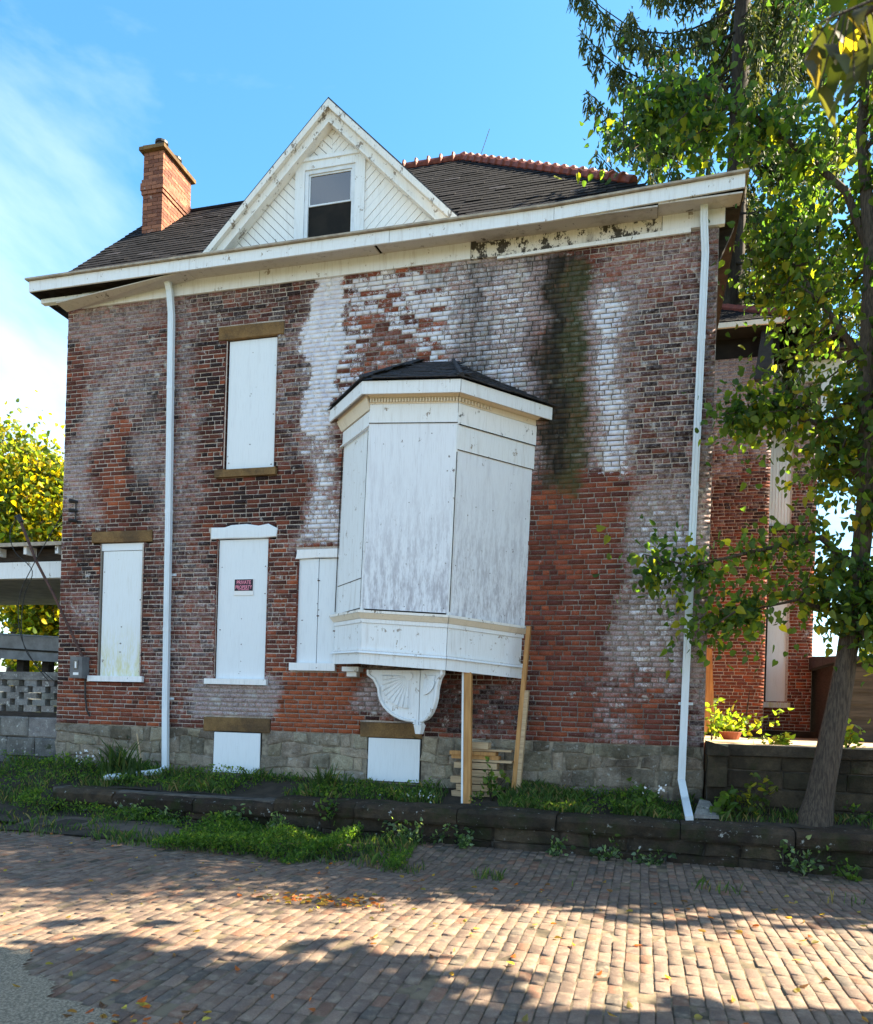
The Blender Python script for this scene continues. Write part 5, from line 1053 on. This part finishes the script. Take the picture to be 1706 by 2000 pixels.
m = MB(); m.tube([(1.72, -.1, .55), (1.62, -.08, .9), (1.55, -.06, 1.16)], .012, 5); tag(m.build('dry_stalk', 'pale_lumber'), 'dry brown stalk leaning on the stone foundation behind the iris clump', 'stalk')
def weed(base, w, h, n, pal, wts, seed, size=.05, label='', name='leafy_weed', cat='plant', group='leafy weeds along the retaining wall'):
    lr = np.random.default_rng(seed); t = thing(name, label, cat, group=group); m = MB(); pts = []; 
    for i in range(max(4, n // 14)):
        tip = (base[0] + lr.normal(0, w), base[1] + lr.normal(0, w * .35) - .02, base[2] + h * lr.uniform(.45, 1.1)); m.tube([base, ((base[0] + tip[0]) / 2, (base[1] + tip[1]) / 2 - .02, (base[2] + tip[2]) / 2 + .03), tip], [.006, .004, .002], 4, cap=False)
        for k in range(14): s_ = lr.uniform(.25, 1); pts.append(np.array(base) + (np.array(tip) - np.array(base)) * s_ + lr.normal(0, size * .7, 3))
    m.build('stems', 'dark_timber_shade', t); pts = np.array(pts); pts[:, 2] = np.maximum(pts[:, 2], base[2] + .01)
    v, f, c = leaf_quads(pts, size, leaf_colours(len(pts), pal, wts, seed), -.1, seed, .8, .25); mesh_obj('leaves', v, f, 'leaf', t, dict(bcol=c))
PALE = [(.10, .16, .09), (.2, .27, .19), (.05, .09, .04)]; WD = [(.035, .08, .02), (.06, .12, .03), (.1, .16, .04)]
for i, (x, y, z, w_, h, k, lab) in enumerate(((2.55, -1.36, .03, .16, .26, 110, 'pale leafy weed below the iris clump at the wall foot'), (3.03, -1.36, .03, .11, .22, 70, 'small pale weed right of the one below the iris clump'), (3.95, -1.34, .03, .10, .40, 90, 'tall pale weed climbing the wall below the first cellar board'), (4.60, -1.40, .02, .13, .28, 80, 'pale weed at the wall foot right of the tall climbing one'), (6.45, -1.36, .0, .24, .30, 170, 'broad pale weed patch on the wall below the corbel'), (7.05, -1.36, -.02, .14, .2, 70, 'pale weed at the wall foot right of the corbel'), (8.16, -1.36, -.03, .10, .20, 50, 'pale weed at the wall foot below the clean red brickwork'),
        (8.77, -1.36, -.03, .10, .24, 60, 'pale weed third from the downspout along the wall foot'), (9.26, -1.36, -.04, .16, .18, 80, 'low pale weed below the right downspout outlet'), (10.83, -1.36, -.04, .13, .36, 90, 'pale weed growing up the wall in front of the tree trunk'), (11.25, -1.36, -.04, .14, .2, 60, 'low leafy weed at the right edge of the wall foot'), (5.3, -1.25, .12, .10, .4, 80, 'green weed hanging on the wall below the second iris clump'))):
    weed((x, y, z), w_, h, k, PALE if 'pale' in lab else WD, (3, 2, 2), 400 + i, .055, lab)
weed((7.22, -.48, .47), .10, .45, 80, WD, (3, 3, 2), 420, .07, 'bright green nettle between the two timber props', group='weeds by the house foot')
weed((.95, -.35, .55), .25, .22, 90, WD, (3, 3, 2), 421, .05, 'leafy weed with white flowers left of the iris clump', group='weeds by the house foot')
weed((10.35, -.6, .5), .16, .55, 90, [(.08, .1, .02), (.05, .08, .02), (.2, .2, .03)], (3, 3, 1), 422, .07, 'tall sapling against the dark terrace wall left of the tree', group='weeds by the house foot')
weed((10.05, -.6, .5), .12, .2, 40, WD, (3, 3, 2), 423, .09, 'broad-leaved weed beside the splash block', group='weeds by the house foot')
weed((9.2, -.55, .5), .18, .25, 70, WD, (3, 3, 2), 424, .07, 'broad-leaved weed left of the right downspout', group='weeds by the house foot')
weed((11.75, -.6, .5), .25, .22, 90, WD, (3, 3, 2), 425, .06, 'leafy weed right of the tree trunk', group='weeds by the house foot')
YL = [(.11, .17, .02), (.08, .14, .02), (.2, .21, .03)]
weed((10.45, 3.2, 1.34), .32, .5, 300, YL, (3, 3, 1), 430, .08, 'sunlit yellow-green plant on the terrace beside the house corner', group='terrace plants'); weed((10.05, 1.2, 1.34), .10, .75, 60, YL, (3, 3, 1), 431, .08, 'tall sunlit stems at the house corner above the pier cap', group='terrace plants')
weed((11.55, .1, 1.33), .12, .3, 50, YL, (3, 3, 1), 432, .08, 'sunlit seedling on the terrace coping right of the tree trunk', group='terrace plants'); weed((10.8, .5, 1.34), .08, .10, 24, YL, (3, 3, 1), 433, .07, 'tiny sunlit seedling on the coping left of the tree trunk', group='terrace plants')
pot = MB(); pot.tube([(10.45, 2.6, 1.34), (10.45, 2.6, 1.45), (10.45, 2.6, 1.46)], [.13, .17, .17], 14); tag(pot.build('flower_pot', 'clay_pot'), 'shallow reddish pot on the sunlit terrace', 'pot')
tub = thing('bare_shrub', 'bare dark stick-like shrub on the terrace against the red brick', 'shrub'); m = MB(); m.tube([(10.95, 4.6, 1.34), (10.93, 4.6, 1.8), (10.97, 4.6, 2.2)], [.02, .015, .006], 5); m.tube([(10.94, 4.6, 1.6), (10.85, 4.6, 1.75)], [.01, .004], 4); m.build('stem', 'dark_bark', tub)

def grass(name, label, boxes, seed, kind='stuff', pal=((.03, .065, .014), (.03, .065, .014), (.05, .10, .02), (.05, .10, .02), (.08, .13, .03), (.16, .13, .055)), hh=(.06, .2), zf=None):
    lr = np.random.default_rng(seed); Bx = []
    for x0, x1, y0, y1, n in boxes: Bx.append(np.stack([lr.uniform(x0, x1, n), lr.uniform(y0, y1, n)], 1))
    B2 = np.concatenate(Bx); keep = vnoise(B2[:, 0] * 2.1, B2[:, 1] * 2.1, seed) > .38; B2 = B2[keep]; n = len(B2); z = zf(B2[:, 0], B2[:, 1]); h = lr.uniform(hh[0], hh[1], n) * (.5 + vnoise(B2[:, 0] * 3, B2[:, 1] * 3, seed + 1)); a = lr.uniform(0, 6.28, n); w = lr.uniform(.003, .008, n); ln = h * lr.uniform(.1, .8, n); b = lr.uniform(0, 6.28, n)
    V = np.zeros((n, 4, 3)); ca, sa, cb, sb = np.cos(a), np.sin(a), np.cos(b), np.sin(b)
    V[:, 0] = np.stack([B2[:, 0] - ca * w, B2[:, 1] - sa * w, z - .01], 1); V[:, 1] = np.stack([B2[:, 0] + ca * w, B2[:, 1] + sa * w, z - .01], 1)
    V[:, 2] = np.stack([B2[:, 0] + ca * w * .7 + cb * ln * .4, B2[:, 1] + sa * w * .7 + sb * ln * .4, z + h * .65], 1); V[:, 3] = np.stack([B2[:, 0] + cb * ln, B2[:, 1] + sb * ln, z + h], 1)
    f = (np.array([(0, 1, 2, 3)])[None] + (np.arange(n) * 4)[:, None, None]).reshape(-1, 4); c = np.array(pal)[lr.integers(0, len(pal), n)] * lr.uniform(.7, 1.4, (n, 1))
    o = mesh_obj(name, V.reshape(-1, 3), f, 'grass_blade', None, dict(bcol=np.repeat(c * 1.05, 4, 0))); tag(o, label, 'grass', None, 'stuff')
def carpet(name, label, boxes, seed, size, h, zf, pal, wts):
    lr = np.random.default_rng(seed); C_ = []
    for x0, x1, y0, y1, n in boxes: C_.append(np.stack([lr.uniform(x0, x1, n), lr.uniform(y0, y1, n), np.zeros(n)], 1))
    C_ = np.concatenate(C_); C_ = C_[vnoise(C_[:, 0] * 1.9, C_[:, 1] * 1.9, seed) > .3]; hh = h * vnoise(C_[:, 0] * 2.6, C_[:, 1] * 2.6, seed + 3); C_[:, 2] = zf(C_[:, 0], C_[:, 1]) + hh * lr.random(len(C_)) ** .5 + .01
    v, f, c = leaf_quads(C_, size, leaf_colours(len(C_), pal, wts, seed), -.2, seed, .6, .3); o = mesh_obj(name, v, f, 'leaf', None, dict(bcol=c)); tag(o, label, 'weeds', None, 'stuff')
grass('grass', 'green grass growing on the bank between house and retaining wall', [(-5, 1.4, -1.5, .06, 6500), (1.2, 6.6, -.88, -.05, 4800), (7.4, 9.75, -.88, -.05, 6500), (10.0, 13.5, -.95, -.3, 2500)], 501, hh=(.04, .15), zf=lambda x, y: np.where(x > 10, .46, np.where((x < 1.1) & (y < -.95), .06 + .56 * sstep(y, -2.0, -.1), lot_z(x, y))))
grass('verge_grass', 'short grass tufts along the edge of the street', [(-3, 3.0, -2.5, -1.3, 2200), (3.0, 6.6, -2.6, -1.3, 2600), (6.5, 8.6, -2.75, -2.45, 500), (9.6, 11.6, -2.7, -2.4, 160)], 502, hh=(.03, .13), zf=lambda x, y: street_z(x, y))
carpet('weed_carpet', 'low leafy green weeds covering the bank and verge', [(-5, 1.2, -1.7, -.1, 6500), (3.7, 5.8, -2.7, -1.35, 9500), (5.6, 6.7, -2.75, -2.2, 2200), (1.4, 6.4, -.9, -.15, 3500), (7.0, 9.7, -.9, -.1, 2200), (0.3, 3.4, -1.7, -1.3, 1800)], 503, .032, .26, lambda x, y: np.where(y > -.95, lot_z(x, y), np.where(x < 1.05, .06 + .56 * sstep(y, -2.0, -.1), street_z(x, y))), [(.035, .08, .018), (.06, .125, .025), (.10, .17, .035), (.15, .19, .04)], (4, 4, 2, .4))
# fallen leaves on the street, wet leaf-mould patch, white flowers
lr = np.random.default_rng(9); n = 420; lx = np.concatenate([lr.uniform(2, 12.5, 230), lr.normal(6.6, .30, 120), lr.normal(6.7, .25, 70)]); ly = np.concatenate([lr.uniform(-7.5, -2.2, 230), lr.normal(-4.45, .13, 120), lr.normal(-7.0, .22, 70)])
Cc = np.stack([lx, ly, street_z(lx, ly) + .012], 1); a = lr.uniform(0, 6.28, n); D = np.stack([np.cos(a), np.sin(a), np.full(n, .08)], 1)
v, f, c = leaf_quads(Cc, .05, leaf_colours(n, [(.30, .20, .06), (.34, .11, .03), (.22, .20, .08), (.16, .09, .05)], (3, 2, 2, 2), 8), 0, 9, .7, .3, D * 3); v[:, 2] = np.repeat(Cc[:, 2], 10) + np.clip(v[:, 2] - np.repeat(Cc[:, 2], 10), -.002, .02)
o = mesh_obj('fallen_leaves', v, f, 'leaf', None, dict(bcol=c)); tag(o, 'scattered yellow and brown fallen leaves on the street', 'leaves', None, 'stuff')
lr = np.random.default_rng(19); fx = np.concatenate([lr.normal(.85, .12, 40), lr.normal(6.2, .2, 30), lr.normal(9.25, .08, 16)]); fy = np.concatenate([lr.normal(-.3, .06, 40), lr.normal(-.62, .08, 30), lr.normal(-.5, .08, 16)]); fz = np.concatenate([lr.normal(.78, .06, 40), lr.normal(.52, .04, 30), lr.normal(.72, .05, 16)])
v, f, c = leaf_quads(np.stack([fx, fy, fz], 1), .03, np.full((86, 3), .75), -.5, 20, 1.0, .2); o = mesh_obj('white_flowers', v, f, 'flower_white', None, dict(bcol=c)); tag(o, 'tiny white flowers among the weeds at the house foot', 'flowers', None, 'stuff')

sb = thing('side_outbuilding', 'dark brown board-clad outbuilding behind the tree trunk at the right edge', 'shed')
m = MB(); m.box(12.55, 18, 4.6, 8, 1.3, 2.75); m.build('shed_body', 'dark_timber_shade', sb)
for i in range(6): m = MB(); m.add([(12.5, 4.53, 1.33 + i * .22), (18, 4.53, 1.33 + i * .22), (18, 4.56, 1.55 + i * .22), (12.5, 4.56, 1.55 + i * .22), (12.5, 4.58, 1.33 + i * .22), (18, 4.58, 1.33 + i * .22)], [(0, 1, 2, 3), (0, 4, 5, 1)]); m.build('board', 'shed_board', sb)
m = MB(); m.hexa([(12.4, 4.4, 2.75), (18.2, 4.4, 2.75), (18.2, 8.2, 2.75), (12.4, 8.2, 2.75)], [(12.4, 4.4, 2.83), (18.2, 4.4, 2.83), (18.2, 8.2, 3.1), (12.4, 8.2, 3.1)]); m.build('roof', 'asphalt_shingle', sb)

# far houses glimpsed to the right of the wing
fh = thing('far_house', 'pale far-off house front glimpsed between the wing and the tree trunk', 'house')
m = MB(); m.box(15, 26, 42, 50, .9, 4.6); m.build('wall', 'far_render', fh)
for i in range(6):
    for z in (1.5, 3.1): m = MB(); m.box(15.6 + i * 1.7, 16.5 + i * 1.7, 41.96, 42.02, z, z + 1.1); m.build('window', 'dark_glass', fh)
m = MB(); m.hexa([(14.6, 41.6, 4.6), (26.4, 41.6, 4.6), (26.4, 50.4, 4.6), (14.6, 50.4, 4.6)], [(16, 45.5, 6.2), (25, 45.5, 6.2), (25, 46.5, 6.2), (16, 46.5, 6.2)]); m.build('roof', 'slate', fh)
car = thing('parked_car', 'small blue parked car far off between the wing and the tree trunk', 'car')
prof = [(17.6, 1.25), (17.6, 1.6), (18.0, 1.72), (18.5, 2.15), (20.0, 2.15), (20.6, 1.75), (21.3, 1.65), (21.4, 1.25)]
m = MB(); m.extrude_xz(prof, 34.0, 35.6); m.build('body', 'car_blue', car); m = MB(); m.extrude_xz([(18.2, 1.76), (18.6, 2.08), (19.9, 2.08), (20.4, 1.78)], 33.985, 33.999); m.build('side_window', 'dark_glass', car)
for x in (18.3, 20.6): m = MB(); m.tube([(x, 33.97, 1.25), (x, 34.2, 1.25)], .31, 14); m.build('wheel', 'black_metal', car)
for i, o in enumerate(list(SC.objects)):
    pass
